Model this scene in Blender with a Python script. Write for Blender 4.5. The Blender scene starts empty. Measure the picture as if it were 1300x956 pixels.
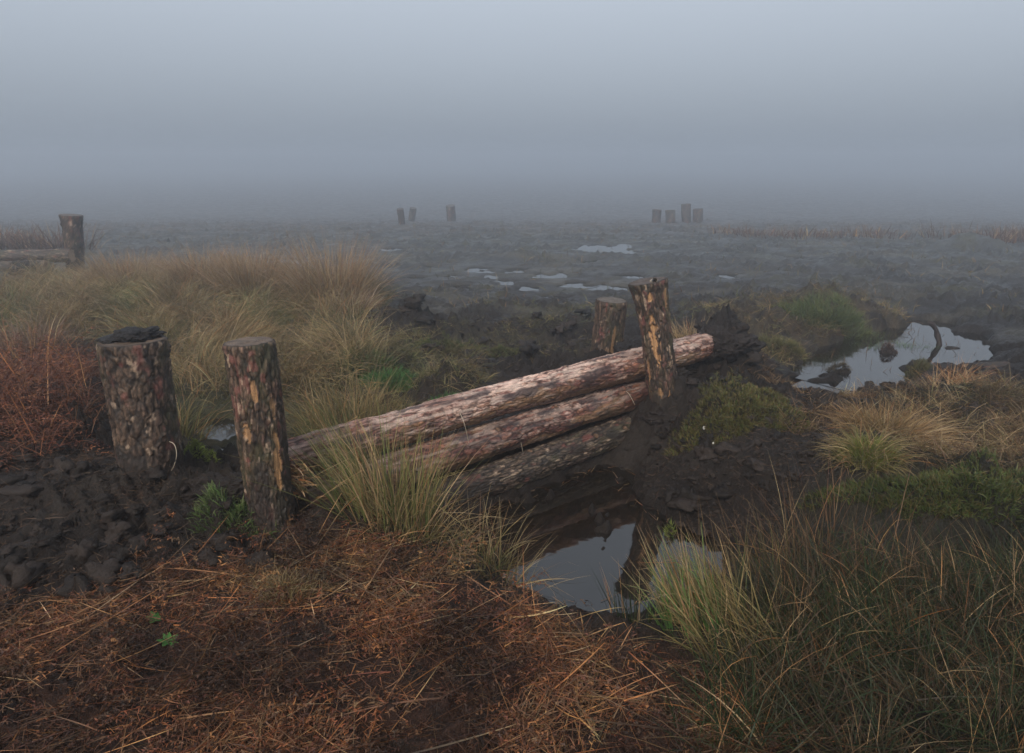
import bpy, math
import numpy as np

rng = np.random.default_rng(11)
scene = bpy.context.scene
COL = scene.collection
R = math.radians

# ------------------------------------------------------------------ camera model
F, CX, CY, PITCH, CAMH = 867.0, 650.0, 433.5, R(15.0), 1.5
CP, SP = math.cos(PITCH), math.sin(PITCH)


def ray(px, py):
    a = (px - CX) / F
    b = (CY - py) / F
    return np.array([a, CP + b * SP, -SP + b * CP])


def G(px, py, z=0.0):
    """ground point seen at a picture position, at height z"""
    d = ray(px, py)
    t = (z - CAMH) / d[2]
    return np.array([d[0] * t, d[1] * t, z])


def AT(px, py, Y):
    """point seen at a picture position, at forward distance Y"""
    d = ray(px, py)
    t = Y / d[1]
    return np.array([d[0] * t, Y, CAMH + d[2] * t])


# ------------------------------------------------------------------ noise
def _h(ix, iy, iz, seed):
    n = (ix.astype(np.int64) * 374761393 + iy.astype(np.int64) * 668265263
         + iz.astype(np.int64) * 2147483647 + seed * 1274126177) & 0xFFFFFFFF
    n = ((n ^ (n >> 13)) * 1274126177) & 0xFFFFFFFF
    n = ((n ^ (n >> 16)) * 2246822519) & 0xFFFFFFFF
    return ((n ^ (n >> 15)) & 0xFFFFFF) / float(0xFFFFFF)


def _f(t):
    return t * t * t * (t * (t * 6 - 15) + 10)


def noise2(x, y, seed=0):
    xi = np.floor(x); yi = np.floor(y)
    fx = x - xi; fy = y - yi
    z = np.zeros_like(xi)
    def g(dx, dy):
        a = _h(xi + dx, yi + dy, z, seed) * 2 * math.pi
        return np.cos(a) * (fx - dx) + np.sin(a) * (fy - dy)
    u = _f(fx); v = _f(fy)
    a = g(0, 0) * (1 - u) + g(1, 0) * u
    b = g(0, 1) * (1 - u) + g(1, 1) * u
    return (a * (1 - v) + b * v) * 1.5


def fbm2(x, y, oct=4, seed=0, gain=0.5):
    s = 0; a = 1; t = 0
    for i in range(oct):
        s = s + a * noise2(x * 2 ** i + 17.3 * i, y * 2 ** i - 9.1 * i, seed + i * 7)
        t += a; a *= gain
    return s / t


def noise3(x, y, z, seed=0):
    xi = np.floor(x); yi = np.floor(y); zi = np.floor(z)
    u = _f(x - xi); v = _f(y - yi); w = _f(z - zi)
    def c(a, b, d):
        return _h(xi + a, yi + b, zi + d, seed) * 2 - 1
    r = 0
    for a, wa in ((0, 1 - u), (1, u)):
        for b, wb in ((0, 1 - v), (1, v)):
            for d, wd in ((0, 1 - w), (1, w)):
                r = r + c(a, b, d) * wa * wb * wd
    return r


def fbm3(x, y, z, oct=4, seed=0):
    s = 0; a = 1; t = 0
    for i in range(oct):
        s = s + a * noise3(x * 2 ** i + 3.7 * i, y * 2 ** i, z * 2 ** i - 5.1 * i, seed + 5 * i)
        t += a; a *= 0.55
    return s / t


def worley3(x, y, z, seed=0):
    xi = np.floor(x); yi = np.floor(y); zi = np.floor(z)
    f1 = np.full(x.shape, 9.0); f2 = np.full(x.shape, 9.0); cid = np.zeros(x.shape)
    for a in (-1, 0, 1):
        for b in (-1, 0, 1):
            for c in (-1, 0, 1):
                X, Y, Z = xi + a, yi + b, zi + c
                d = np.sqrt((X + _h(X, Y, Z, seed) - x) ** 2 + (Y + _h(X, Y, Z, seed + 1) - y) ** 2
                            + (Z + _h(X, Y, Z, seed + 2) - z) ** 2)
                i = _h(X, Y, Z, seed + 3)
                n = d < f1
                f2 = np.where(n, f1, np.minimum(f2, d))
                cid = np.where(n, i, cid)
                f1 = np.where(n, d, f1)
    return f1, f2, cid


def sstep(a, b, x):
    t = np.clip((x - a) / (b - a), 0, 1)
    return t * t * (3 - 2 * t)


# ------------------------------------------------------------------ mesh helpers
def mesh_np(name, v, faces, mat, col=None, smooth=False, parent=None):
    """v (N,3), faces (M,k) quads or tris, col (N,3) point colours"""
    v = np.ascontiguousarray(v, dtype=np.float32)
    faces = np.ascontiguousarray(faces, dtype=np.int32)
    m, k = faces.shape
    me = bpy.data.meshes.new(name)
    me.vertices.add(len(v)); me.vertices.foreach_set("co", v.ravel())
    me.loops.add(m * k); me.loops.foreach_set("vertex_index", faces.ravel())
    me.polygons.add(m)
    me.polygons.foreach_set("loop_start", np.arange(0, m * k, k, dtype=np.int32))
    me.polygons.foreach_set("loop_total", np.full(m, k, dtype=np.int32))
    me.polygons.foreach_set("use_smooth", np.full(m, smooth))
    me.update(calc_edges=True)
    if col is not None:
        at = me.color_attributes.new("Col", 'FLOAT_COLOR', 'POINT')
        c = np.ones((len(v), 4), dtype=np.float32)
        c[:, :3] = col
        at.data.foreach_set("color", c.ravel())
    me.materials.append(mat)
    o = bpy.data.objects.new(name, me)
    COL.objects.link(o)
    if parent is not None:
        o.parent = parent
    return o


def tag(o, label, cat, group=None, kind=None):
    o["label"] = label
    if cat:
        o["category"] = cat
    if group:
        o["group"] = group
    if kind:
        o["kind"] = kind
    return o


def thing(name, label, cat, loc, group=None):
    o = bpy.data.objects.new(name, None)
    o.empty_display_size = 0.1
    COL.objects.link(o)
    o.location = loc
    return tag(o, label, cat, group)


# ------------------------------------------------------------------ materials
def mat_new(name):
    m = bpy.data.materials.new(name)
    m.use_nodes = True
    nt = m.node_tree
    nt.nodes.clear()
    out = nt.nodes.new("ShaderNodeOutputMaterial")
    return m, nt, out


def attr_surface(name, rough=0.7, spec=0.4, bump=0.3, scale=60.0, trans=0.0, mott=0.35, rough_var=0.0, dist=0.004):
    m, nt, out = mat_new(name)
    N = nt.nodes.new; L = nt.links.new
    at = N("ShaderNodeAttribute"); at.attribute_name = "Col"
    tc = N("ShaderNodeTexCoord")
    no = N("ShaderNodeTexNoise"); no.inputs["Scale"].default_value = scale
    no.inputs["Detail"].default_value = 6; no.inputs["Roughness"].default_value = 0.65
    L(tc.outputs["Object"], no.inputs["Vector"])
    mr = N("ShaderNodeMapRange")
    mr.inputs["From Min"].default_value = 0.3; mr.inputs["From Max"].default_value = 0.7
    mr.inputs["To Min"].default_value = 1 - mott; mr.inputs["To Max"].default_value = 1 + mott
    L(no.outputs["Fac"], mr.inputs["Value"])
    mx = N("ShaderNodeMix"); mx.data_type = 'RGBA'; mx.blend_type = 'MULTIPLY'
    mx.inputs["Factor"].default_value = 1.0
    L(at.outputs["Color"], mx.inputs["A"]); L(mr.outputs["Result"], mx.inputs["B"])
    p = N("ShaderNodeBsdfPrincipled")
    L(mx.outputs["Result"], p.inputs["Base Color"])
    p.inputs["Roughness"].default_value = rough
    p.inputs["Specular IOR Level"].default_value = spec
    if rough_var:
        n2 = N("ShaderNodeTexNoise"); n2.inputs["Scale"].default_value = 2.3; n2.inputs["Detail"].default_value = 7
        L(tc.outputs["Object"], n2.inputs["Vector"])
        m2 = N("ShaderNodeMapRange")
        m2.inputs["From Min"].default_value = 0.38; m2.inputs["From Max"].default_value = 0.6
        m2.inputs["To Min"].default_value = rough - rough_var; m2.inputs["To Max"].default_value = rough + rough_var * .5
        L(n2.outputs["Fac"], m2.inputs["Value"]); L(m2.outputs["Result"], p.inputs["Roughness"])
        # the open bog beyond the dam is waterlogged and shinier
        sy = N("ShaderNodeSeparateXYZ"); L(tc.outputs["Object"], sy.inputs["Vector"])
        m3 = N("ShaderNodeMapRange"); m3.inputs["From Min"].default_value = 5.5; m3.inputs["From Max"].default_value = 10
        m3.inputs["To Min"].default_value = spec; m3.inputs["To Max"].default_value = .9
        L(sy.outputs["Y"], m3.inputs["Value"]); L(m3.outputs["Result"], p.inputs["Specular IOR Level"])
    if bump:
        b = N("ShaderNodeBump"); b.inputs["Strength"].default_value = bump; b.inputs["Distance"].default_value = dist
        L(no.outputs["Fac"], b.inputs["Height"]); L(b.outputs["Normal"], p.inputs["Normal"])
    if trans:
        t = N("ShaderNodeBsdfTranslucent"); L(mx.outputs["Result"], t.inputs["Color"])
        s = N("ShaderNodeMixShader"); s.inputs["Fac"].default_value = trans
        L(p.outputs["BSDF"], s.inputs[1]); L(t.outputs["BSDF"], s.inputs[2]); L(s.outputs["Shader"], out.inputs["Surface"])
    else:
        L(p.outputs["BSDF"], out.inputs["Surface"])
    return m


M_ground = attr_surface("wet_peat_ground", rough=0.6, spec=0.22, bump=1.0, scale=75, mott=0.5, rough_var=0.22, dist=0.014)
M_bark = attr_surface("pine_bark", rough=0.62, spec=0.4, bump=0.7, scale=220, mott=0.4, dist=0.003)
M_wood = attr_surface("sawn_wood", rough=0.7, spec=0.3, bump=0.4, scale=160, mott=0.3, dist=0.002)
M_grass = attr_surface("grass_blades", rough=0.55, spec=0.3, bump=0.0, scale=30, trans=0.25, mott=0.25)
M_litter = attr_surface("dead_bracken_litter", rough=0.6, spec=0.35, bump=0.0, scale=60, trans=0.1, mott=0.35)
M_peat = attr_surface("black_peat", rough=0.6, spec=0.25, bump=1.0, scale=120, mott=0.5, dist=0.006)
M_moss = attr_surface("bog_moss", rough=0.9, spec=0.1, bump=0.6, scale=90, mott=0.4, dist=0.006)


def make_water():
    m, nt, out = mat_new("peaty_water")
    N = nt.nodes.new; L = nt.links.new
    p = N("ShaderNodeBsdfPrincipled")
    p.inputs["Base Color"].default_value = (0.008, 0.006, 0.004, 1)
    p.inputs["Roughness"].default_value = 0.04
    p.inputs["IOR"].default_value = 1.85
    p.inputs["Specular IOR Level"].default_value = 0.5
    tc = N("ShaderNodeTexCoord")
    no = N("ShaderNodeTexNoise"); no.inputs["Scale"].default_value = 7; no.inputs["Detail"].default_value = 3
    L(tc.outputs["Object"], no.inputs["Vector"])
    b = N("ShaderNodeBump"); b.inputs["Strength"].default_value = 0.12; b.inputs["Distance"].default_value = 0.01
    L(no.outputs["Fac"], b.inputs["Height"]); L(b.outputs["Normal"], p.inputs["Normal"])
    L(p.outputs["BSDF"], out.inputs["Surface"])
    return m


M_water = make_water()


def plain(name, c, rough=0.5):
    m, nt, out = mat_new(name)
    N = nt.nodes.new; L = nt.links.new
    p = N("ShaderNodeBsdfPrincipled"); p.inputs["Roughness"].default_value = rough
    no = N("ShaderNodeTexNoise"); no.inputs["Scale"].default_value = 80
    r = N("ShaderNodeValToRGB")
    r.color_ramp.elements[0].color = (c[0] * .6, c[1] * .6, c[2] * .6, 1)
    r.color_ramp.elements[1].color = (min(1, c[0] * 1.3), min(1, c[1] * 1.3), min(1, c[2] * 1.3), 1)
    L(no.outputs["Fac"], r.inputs["Fac"]); L(r.outputs["Color"], p.inputs["Base Color"])
    L(p.outputs["BSDF"], out.inputs["Surface"])
    return m


M_fibre = plain("pale_fibre", (0.45, 0.38, 0.28), 0.6)
M_stone = plain("white_quartz", (0.7, 0.68, 0.64), 0.5)
M_leaf = plain("green_leaf", (0.05, 0.16, 0.03), 0.5)


# ------------------------------------------------------------------ polygons and terrain
def poly_px(pts, z):
    return np.array([G(x, y, z)[:2] for x, y in pts])


def sdist(x, y, poly):
    """signed distance to polygon, negative inside"""
    d = np.full(x.shape, 1e9); inside = np.zeros(x.shape, bool)
    n = len(poly)
    for i in range(n):
        ax, ay = poly[i]; bx, by = poly[(i + 1) % n]
        ex, ey = bx - ax, by - ay
        t = np.clip(((x - ax) * ex + (y - ay) * ey) / (ex * ex + ey * ey + 1e-12), 0, 1)
        d = np.minimum(d, np.hypot(x - ax - t * ex, y - ay - t * ey))
        c = ((ay > y) != (by > y)) & (x < (bx - ax) * (y - ay) / (by - ay + 1e-12) + ax)
        inside ^= c
    return np.where(inside, -d, d)


ZP, ZB, ZF = -0.28, -0.10, -0.05
POOL = poly_px([(585, 655), (690, 612), (765, 583), (808, 598), (822, 638), (865, 658), (925, 684), (925, 735), (850, 775),
                (800, 800), (700, 785), (640, 757), (590, 700)], ZP)
POND = poly_px([(1026, 471), (1051, 447), (1085, 440), (1100, 430), (1160, 420), (1177, 409), (1196, 421), (1226, 427),
                (1244, 447), (1205, 463), (1168, 462), (1135, 452), (1137, 470), (1132, 486), (1089, 486), (1060, 476)], ZB)
POND2 = poly_px([(1010, 494), (1035, 484), (1075, 490), (1082, 499), (1045, 502)], ZB)
PUD = []   # (polygon, level, depth, shore width)
for (px, py, w, h_) in ((770, 317, 30, 5), (752, 333, 14, 2), (600, 347, 16, 3.5), (620, 352, 8, 3), (668, 367, 13, 3.5), (640, 361, 10, 2.5), (566, 351, 12, 2),
                        (585, 366, 14, 3), (360, 333, 30, 4), (715, 350, 9, 2), (765, 366, 26, 4), (655, 343, 10, 3),
                        (612, 344, 9, 2), (700, 378, 9, 2), (520, 356, 9, 2), (545, 340, 8, 1.5), (730, 362, 10, 2.5), (690, 352, 8, 2), (860, 345, 12, 2), (920, 352, 10, 2), (497, 318, 12, 1.5), (1010, 330, 12, 1.5), (800, 352, 12, 2.5)):
    a = np.linspace(0, 2 * math.pi, 12, endpoint=False)
    rr = 1 + .3 * rng.standard_normal(12)
    PUD.append((poly_px([(px + w * rr[i] * math.cos(a[i]), py + h_ * rr[i] * math.sin(a[i])) for i in range(12)], ZF), ZF))
PUD.append((poly_px([(256, 546), (272, 536), (305, 537), (330, 546), (310, 560), (266, 560)], -0.04), -0.04))

ISLETS = [tuple(G(a, b, ZB)[:2]) + (c, d, e) for a, b, c, d, e in ((1127, 447, .12, .10, .14), (1068, 472, .10, .05, .08), (1215, 442, .22, .05, .11), (1098, 452, .06, .03, .07), (1150, 468, .10, .08, .13), (1040, 483, .12, .04, .08))]
# cx, cy, rx, ry, angle, height
MOUNDS = []


def mound(px, py, rx, ry, ang, hgt, z=0.0):
    g = G(px, py, z)
    MOUNDS.append((g[0], g[1], rx, ry, R(ang), hgt))


mound(40, 540, 0.9, 0.6, 30, 0.30, .1)      # bracken bank
mound(110, 640, 0.40, 0.25, 20, 0.13)       # black peat at the thick post
mound(262, 625, 0.34, 0.13, 35, 0.07)       # peat over the log end between the posts
mound(60, 700, 0.5, 0.3, 10, 0.10)
mound(400, 790, 0.8, 0.35, 20, 0.05)
MOUNDS.append((1.58, 4.74, 0.34, 0.20, R(10), 0.42))    # peat over the right log end
MOUNDS.append((1.0, 4.10, 0.22, 0.16, R(40), 0.12))     # foot of the front right post
MOUNDS.append((0.62, 4.55, 0.25, 0.16, R(40), 0.24))    # behind, foot of the rear post
mound(945, 520, 0.36, 0.24, 20, 0.13)       # mossy mound
mound(1070, 400, 0.9, 0.35, -15, 0.24)      # grassy mound by the pond
mound(950, 415, 0.9, 0.35, 0, 0.16)
mound(1240, 520, 0.5, 0.25, -10, 0.10)
mound(1100, 590, 0.25, 0.2, 0, 0.12)
mound(1200, 640, 0.7, 0.3, 0, 0.10)
mound(470, 465, 0.35, 0.3, 0, 0.16)
mound(575, 497, 0.22, 0.16, 20, 0.18)
mound(500, 420, 0.5, 0.3, 0, 0.16)
mound(230, 400, 1.8, 0.7, 0, 0.14)
mound(700, 420, 0.9, 0.25, 0, 0.08)
mound(620, 400, 0.5, 0.2, 10, 0.08)
mound(1150, 330, 2.5, 0.8, 5, 0.08)
mound(1230, 318, 0.6, 0.4, 0, 0.30)
mound(700, 327, 1.2, 0.3, 0, 0.14)

LITW = poly_px([(-380, 800), (40, 775), (200, 745), (330, 725), (470, 710), (620, 750), (700, 798), (1000, 860), (1000, 1060), (-380, 1060)], 0)
DL0, DL1 = np.array([-1.3, 2.63]), np.array([1.45, 4.64])      # line of the dam


def height(x, y, noise=True):
    x = np.asarray(x, float); y = np.asarray(y, float)
    h = 0.05 * fbm2(x * .35, y * .35, 3, 5)
    t = np.clip((y - 8.5) / 32.0, 0, 1)
    h = h - 1.45 * t * t * (3 - 2 * t)          # the bog falls away gently into the fog
    for (cx, cy, rx, ry, an, hg) in MOUNDS:
        dx, dy = x - cx, y - cy
        u = (dx * math.cos(an) + dy * math.sin(an)) / rx
        v = (-dx * math.sin(an) + dy * math.cos(an)) / ry
        h = h + hg * np.exp(-(u * u + v * v))
    if noise:
        # broken, dug-over peat
        wx = x + .12 * noise2(x * 3, y * 3, 31); wy = y + .12 * noise2(x * 3 + 9, y * 3, 32)
        far = sstep(5.0, 8.0, y)
        rid = 1 - np.abs(fbm2(wx * 1.6, wy * 2.2, 4, 40)) * 2.4
        h = h + far * 0.045 * (rid - .3) * sstep(45, 15, y)
        clod = np.abs(fbm2(wx * 5.5, wy * 5.5, 5, 50, .62))
        lit = sstep(-.1, .35, sdist(x, y, LITW)) * .6 + .4
        amp = (0.24 - 0.04 * far) * lit
        soft = sstep(-.15, .35, fbm2(x * 1.1, y * 1.1, 2, 60))
        h = h + amp * (.45 + .8 * soft) * (clod - .12)
        nr = (y < 9) & (y > .8) & (np.abs(x) < 9)
        if nr.any():
            xa, ya = wx[nr], wy[nr]
            f1, f2, ci = worley3(xa * 11 + .5 * noise2(xa * 20, ya * 20, 33), ya * 11, xa * 0 + .5, 77)
            g1, g2, cj = worley3(xa * 27, ya * 27, xa * 0 + .5, 79)
            h[nr] += lit[nr] * sstep(9, 7, y[nr]) * (.25 + .9 * soft[nr]) * (.045 * ci * sstep(0, .3, f2 - f1) + .016 * cj * sstep(0, .3, g2 - g1) - .02)
        h = h + (1 - .7 * far) * lit * (.4 + .8 * soft) * (0.07 * (np.abs(fbm2(wx * 15, wy * 15, 3, 72, .6)) - .1) + 0.030 * fbm2(wx * 36, wy * 36, 3, 70, .6))
    # the slope from the bank and the mud down into the pool
    sd = sdist(x, y, POOL) + 0.05 * fbm2(x * 5, y * 5, 3, 80)
    lip = sstep(0.42, 0.0, sd)
    # the side in front of the dam is dug down, the side behind it is not
    e = DL1 - DL0
    side = ((x - DL0[0]) * e[1] - (y - DL0[1]) * e[0]) / np.hypot(*e)      # >0 in front
    fr = sstep(-0.06, 0.02, side)
    h = h * (1 - lip * fr) + (lip * fr) * (ZP + 0.01 + .33 * (h - ZP - .1))
    if noise:
        h = h + lip * fr * .05 * (np.abs(fbm2(x * 11, y * 11, 4, 85, .6)) - .12)
    inn = sstep(0.03, -0.10, sd) * fr
    h = h - inn * (0.16 - .30 * np.clip(fbm2(x * 5.5, y * 5.5, 3, 83) - .12, 0, 1))
    for poly, lev, dep, wd, na in [(POND, ZB, .09, .10, .16), (POND2, ZB, .05, .06, .10)]:
        sd = sdist(x, y, poly) + na * fbm2(x * 4, y * 4, 4, 90)
        sd = sd - .11; k = sstep(wd, -wd * .5, sd); o = sstep(0.5, 0.0, sd)
        h = h * (1 - .65 * o) + (lev + .03) * .65 * o
        h = h * (1 - k) + (lev - dep) * k + .045 * k * fbm2(x * 7, y * 7, 4, 95)
    for (cx, cy, rx, ry, hg) in ISLETS:
        h = h + hg * np.exp(-(((x - cx) / rx) ** 2 + ((y - cy) / ry) ** 2))
    for poly, lev in PUD:
        bb = (x > poly[:, 0].min() - 1) & (x < poly[:, 0].max() + 1) & (y > poly[:, 1].min() - 1.2) & (y < poly[:, 1].max() + 1.2)
        if not bb.any():
            continue
        xs, ys = x[bb], y[bb]
        sd = sdist(xs, ys, poly) - .02 + .24 * fbm2(xs * 2.6, ys * 4.5, 4, 97)
        o = sstep(0.6, 0.0, sd); k = sstep(.08, -.06, sd)
        hb = h[bb]
        hb = hb * (1 - .6 * o) + (lev + .02) * .6 * o
        hb = hb * (1 - k) + (lev - .05) * k
        h[bb] = hb
    return h


def zone(x, y, polypx, z=0.0, soft=.15):
    sd = sdist(x, y, poly_px(polypx, z))
    return sstep(soft, -soft, sd + .25 * fbm2(x * 2, y * 2, 3, 120))


Z_LITTER = [(-400, 800), (60, 790), (200, 740), (330, 710), (400, 660), (470, 700), (620, 745), (700, 790), (830, 850), (950, 900), (950, 1100), (-400, 1100)]
Z_BRACK = [(-300, 420), (40, 410), (110, 430), (135, 500), (135, 560), (60, 600), (-300, 640)]
Z_LGRASS = [(-100, 350), (130, 335), (420, 345), (480, 385), (460, 430), (470, 520), (380, 560), (250, 570), (215, 560), (130, 440), (-100, 410)]
Z_RGRASS = [(1080, 620), (1060, 560), (1150, 520), (1300, 510), (1500, 520), (1600, 800), (1000, 900), (900, 760), (930, 660)]


def ground_colour(x, y, h):
    n1 = fbm2(x * 1.7, y * 1.7, 4, 200); n2 = fbm2(x * 9, y * 9, 4, 210)
    peat = np.array([0.012, 0.008, 0.006]); mud = np.array([0.024, 0.018, 0.014])
    rust = np.array([0.036, 0.016, 0.010]); olive = np.array([0.042, 0.040, 0.018]); tan = np.array([0.075, 0.05, 0.026])
    c = peat + (mud - peat) * sstep(-.2, .4, n1 + .4 * n2)[:, None]
    def blend(c, k, col):
        return c * (1 - k[:, None]) + col * k[:, None]
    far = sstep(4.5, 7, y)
    c = blend(c, sstep(6, 12, y) * .8, np.array([.042, .044, .045]))  # distant mud painted paler grey-blue, foggy sheen put into its colour
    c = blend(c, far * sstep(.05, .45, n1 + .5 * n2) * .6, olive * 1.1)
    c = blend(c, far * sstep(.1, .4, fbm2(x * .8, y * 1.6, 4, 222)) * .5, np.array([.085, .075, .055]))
    c = blend(c, zone(x, y, Z_LITTER) * .8 * sstep(-.5, .1, n2), rust)
    c = blend(c, zone(x, y, Z_BRACK) * .9, rust)
    c = blend(c, zone(x, y, Z_LGRASS) * .8, olive)
    c = blend(c, zone(x, y, Z_RGRASS) * .6, olive * .4)
    c = blend(c, zone(x, y, [(880, 395), (1000, 375), (1120, 380), (1160, 410), (1080, 430), (1020, 440), (930, 440)]) * .6 * sstep(-.3, .2, n2), tan * .8)
    # far moor beyond the dug ground
    mo = sstep(14, 18, y)
    c = blend(c, mo * sstep(-.1, .2, n1), np.array([.055, .035, .022]))
    return c


def build_ground():
    ys = [-12.0, -8, -5, -3, -1.5, -.6, 0, .4, .7, .9, 1.05]
    while ys[-1] < 170:
        ys.append(ys[-1] + max(0.0095, ys[-1] * 0.0045))
    ys = np.array(ys)
    u = np.linspace(-1.1, 1.1, 560)
    ext = np.linspace(0, 1, 22)[1:] ** 2.2
    w = np.maximum(ys + .5, 1.4)
    X = w[:, None] * u[None, :]
    Xl = -(1.1 * w[:, None] + (200 - 1.1 * w[:, None]) * ext[None, ::-1])
    Xr = (1.1 * w[:, None] + (200 - 1.1 * w[:, None]) * ext[None, :])
    X = np.concatenate([Xl, X, Xr], 1)
    Y = np.repeat(ys[:, None], X.shape[1], 1)
    x = X.ravel(); y = Y.ravel()
    z = height(x, y)
    nr, nc = X.shape
    i = np.arange(nr - 1)[:, None] * nc + np.arange(nc - 1)[None, :]
    q = np.stack([i, i + 1, i + nc + 1, i + nc], -1).reshape(-1, 4)
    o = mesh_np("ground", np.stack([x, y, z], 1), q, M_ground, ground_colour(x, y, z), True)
    tag(o, "dark wet dug-over peat ground of the bog fading into fog", None, kind="structure")
    return o


def water_sheet(name, poly, z, grow, label):
    # convex outline: the banks rise through the sheet and cut the real shoreline
    pts = sorted(map(tuple, poly))
    def half(seq):
        o = []
        for p in seq:
            while len(o) > 1 and (o[-1][0] - o[-2][0]) * (p[1] - o[-2][1]) - (o[-1][1] - o[-2][1]) * (p[0] - o[-2][0]) <= 0:
                o.pop()
            o.append(p)
        return o[:-1]
    poly = np.array(half(pts) + half(pts[::-1]))
    c = poly.mean(0)
    d = poly - c
    v = [(c[0], c[1], z)]
    for p in d:
        r = np.hypot(*p)
        p2 = c + p * (r + grow) / r
        v.append((p2[0], p2[1], z))
    n = len(poly)
    f = [(0, 1 + i, 1 + (i + 1) % n) for i in range(n)]
    o = mesh_np(name, v, f, M_water)
    tag(o, label, None, kind="structure")


build_ground()
water_sheet("pool_water", POOL, ZP, .18, "still dark peaty pool in front of the log dam")
water_sheet("pond_water", POND, ZB, .25, "pale shallow pond on the right reflecting the fog")
water_sheet("pond_water", POND2, ZB - .003, .10, "small shallow puddle at the near end of the pond")
for i, (p, l) in enumerate(PUD):
    lab = "small shallow puddle glinting on the far mud"
    if i == 0: lab = "largest pale puddle far out on the mud behind the posts"
    if i == 8: lab = "far puddle behind the tall left tussocks"
    if i == len(PUD) - 1: lab = "little bright puddle seen between the two left posts"
    water_sheet("puddle", p, l + (.0005 * i), .2, lab)


# ------------------------------------------------------------------ blades, fronds, straws
class Veg:
    def __init__(s):
        s.v = []; s.f = []; s.c = []; s.n = 0

    def add(s, root, az, tilt, L, W, droop, c0, c1, seg=4, twist=None, taper=1.6):
        N = len(root)
        if N == 0:
            return
        root = np.asarray(root, float)
        az, tilt, L, W, droop = [np.broadcast_to(np.asarray(a, float), (N,)).copy() for a in (az, tilt, L, W, droop)]
        c0 = np.broadcast_to(c0, (N, 3)); c1 = np.broadcast_to(c1, (N, 3))
        tw = rng.uniform(0, math.pi, N) if twist is None else np.broadcast_to(twist, (N,))
        W = W * rng.uniform(.6, 1.5, N)
        kink = np.where(rng.random(N) < .13, rng.uniform(.5, 1.7, N), 0.0); kat = rng.uniform(.3, .8, N)
        p = root.copy(); V = np.empty((N, seg + 1, 2, 3)); C = np.empty((N, seg + 1, 2, 3))
        hp = np.stack([-np.sin(az), np.cos(az), np.zeros(N)], 1)
        for k in range(seg + 1):
            t = k / seg
            th = tilt + droop * t + kink * (t > kat)
            d = np.stack([np.cos(az) * np.sin(th), np.sin(az) * np.sin(th), np.cos(th)], 1)
            side = np.cos(tw)[:, None] * hp + np.sin(tw)[:, None] * np.cross(d, hp)
            w = (W * .5 * (1 - .92 * t ** taper))[:, None]
            V[:, k, 0] = p - side * w; V[:, k, 1] = p + side * w
            cc = c0 * (1 - t) + c1 * t
            C[:, k, 0] = cc; C[:, k, 1] = cc
            p = p + d * (L / seg)[:, None]
        base = s.n + np.arange(N)[:, None] * (2 * (seg + 1))
        k = np.arange(seg)[None, :] * 2
        q = np.stack([base + k, base + k + 1, base + k + 3, base + k + 2], -1).reshape(-1, 4)
        s.v.append(V.reshape(-1, 3)); s.c.append(C.reshape(-1, 3)); s.f.append(q)
        s.n += N * 2 * (seg + 1)

    def build(s, name, mat, origin=None, parent=None, patch=0.0):
        v = np.concatenate(s.v)
        if patch:
            # older, blacker wet patches among the fresher material
            k = sstep(-.28, .22, fbm2(v[:, 0] * 3.2, v[:, 1] * 3.2, 4, 401))[:, None]
            C_ = np.concatenate(s.c) * (1 - patch + patch * 1.45 * k)
            g = sstep(.1, .4, fbm2(v[:, 0] * 2.1 + 5, v[:, 1] * 2.1, 3, 402))[:, None]
            s.c = [C_ * (1 + g * np.array([-.05, .12, .1]))]
        if origin is not None:
            v = v - np.asarray(origin)
        o = mesh_np(name, v, np.concatenate(s.f), mat, np.concatenate(s.c), True, parent)
        if origin is not None:
            o.location = origin
        return o


def pick(pal, n, var=.25):
    pal = np.array(pal)
    c = pal[rng.integers(0, len(pal), n)]
    return c * (1 + var * rng.uniform(-1, 1, (n, 1))) * (1 + .06 * rng.uniform(-1, 1, (n, 3)))


def in_poly(n, poly, dens=None):
    lo, hi = poly.min(0), poly.max(0)
    out = []
    tot = 0
    while tot < n:
        p = rng.uniform(lo, hi, (n * 2, 2))
        p = p[sdist(p[:, 0], p[:, 1], poly) < 0]
        if dens is not None:
            p = p[rng.random(len(p)) < dens(p[:, 0], p[:, 1])]
        out.append(p); tot += len(p)
    return np.concatenate(out)[:n]


def on_ground(p, dz=0.0):
    return np.stack([p[:, 0], p[:, 1], height(p[:, 0], p[:, 1]) + dz], 1)


def dry(p, m=.0):
    """drop points that lie in the water or under the dam"""
    z = height(p[:, 0], p[:, 1])
    ok = np.ones(len(p), bool)
    for poly, lev in [(POOL, ZP), (POND, ZB), (POND2, ZB)] + PUD:
        near = sdist(p[:, 0], p[:, 1], poly) < .25
        ok &= ~(near & (z < lev + m))
    e = (DL1 - DL0) / np.hypot(*(DL1 - DL0))
    t = (p[:, 0] - DL0[0]) * e[0] + (p[:, 1] - DL0[1]) * e[1]
    s_ = (p[:, 0] - DL0[0]) * e[1] - (p[:, 1] - DL0[1]) * e[0]
    ok &= ~((np.abs(s_) < .12) & (t > .1) & (t < 3.4))
    return p[ok]


STRAW = [(.42, .29, .15), (.33, .22, .11), (.50, .37, .21), (.24, .14, .07)]
OLIVE = [(.12, .12, .04), (.17, .15, .06), (.07, .08, .03)]
GREEN = [(.05, .10, .025), (.07, .13, .03), (.04, .075, .02)]
RUST = [(.19, .062, .024), (.10, .035, .018), (.26, .11, .04), (.05, .022, .014), (.13, .065, .035)]
BROWN = [(.12, .065, .032), (.09, .048, .026), (.16, .09, .045)]
ORANGE = [(.42, .17, .055), (.32, .12, .04), (.50, .28, .12)]


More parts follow.
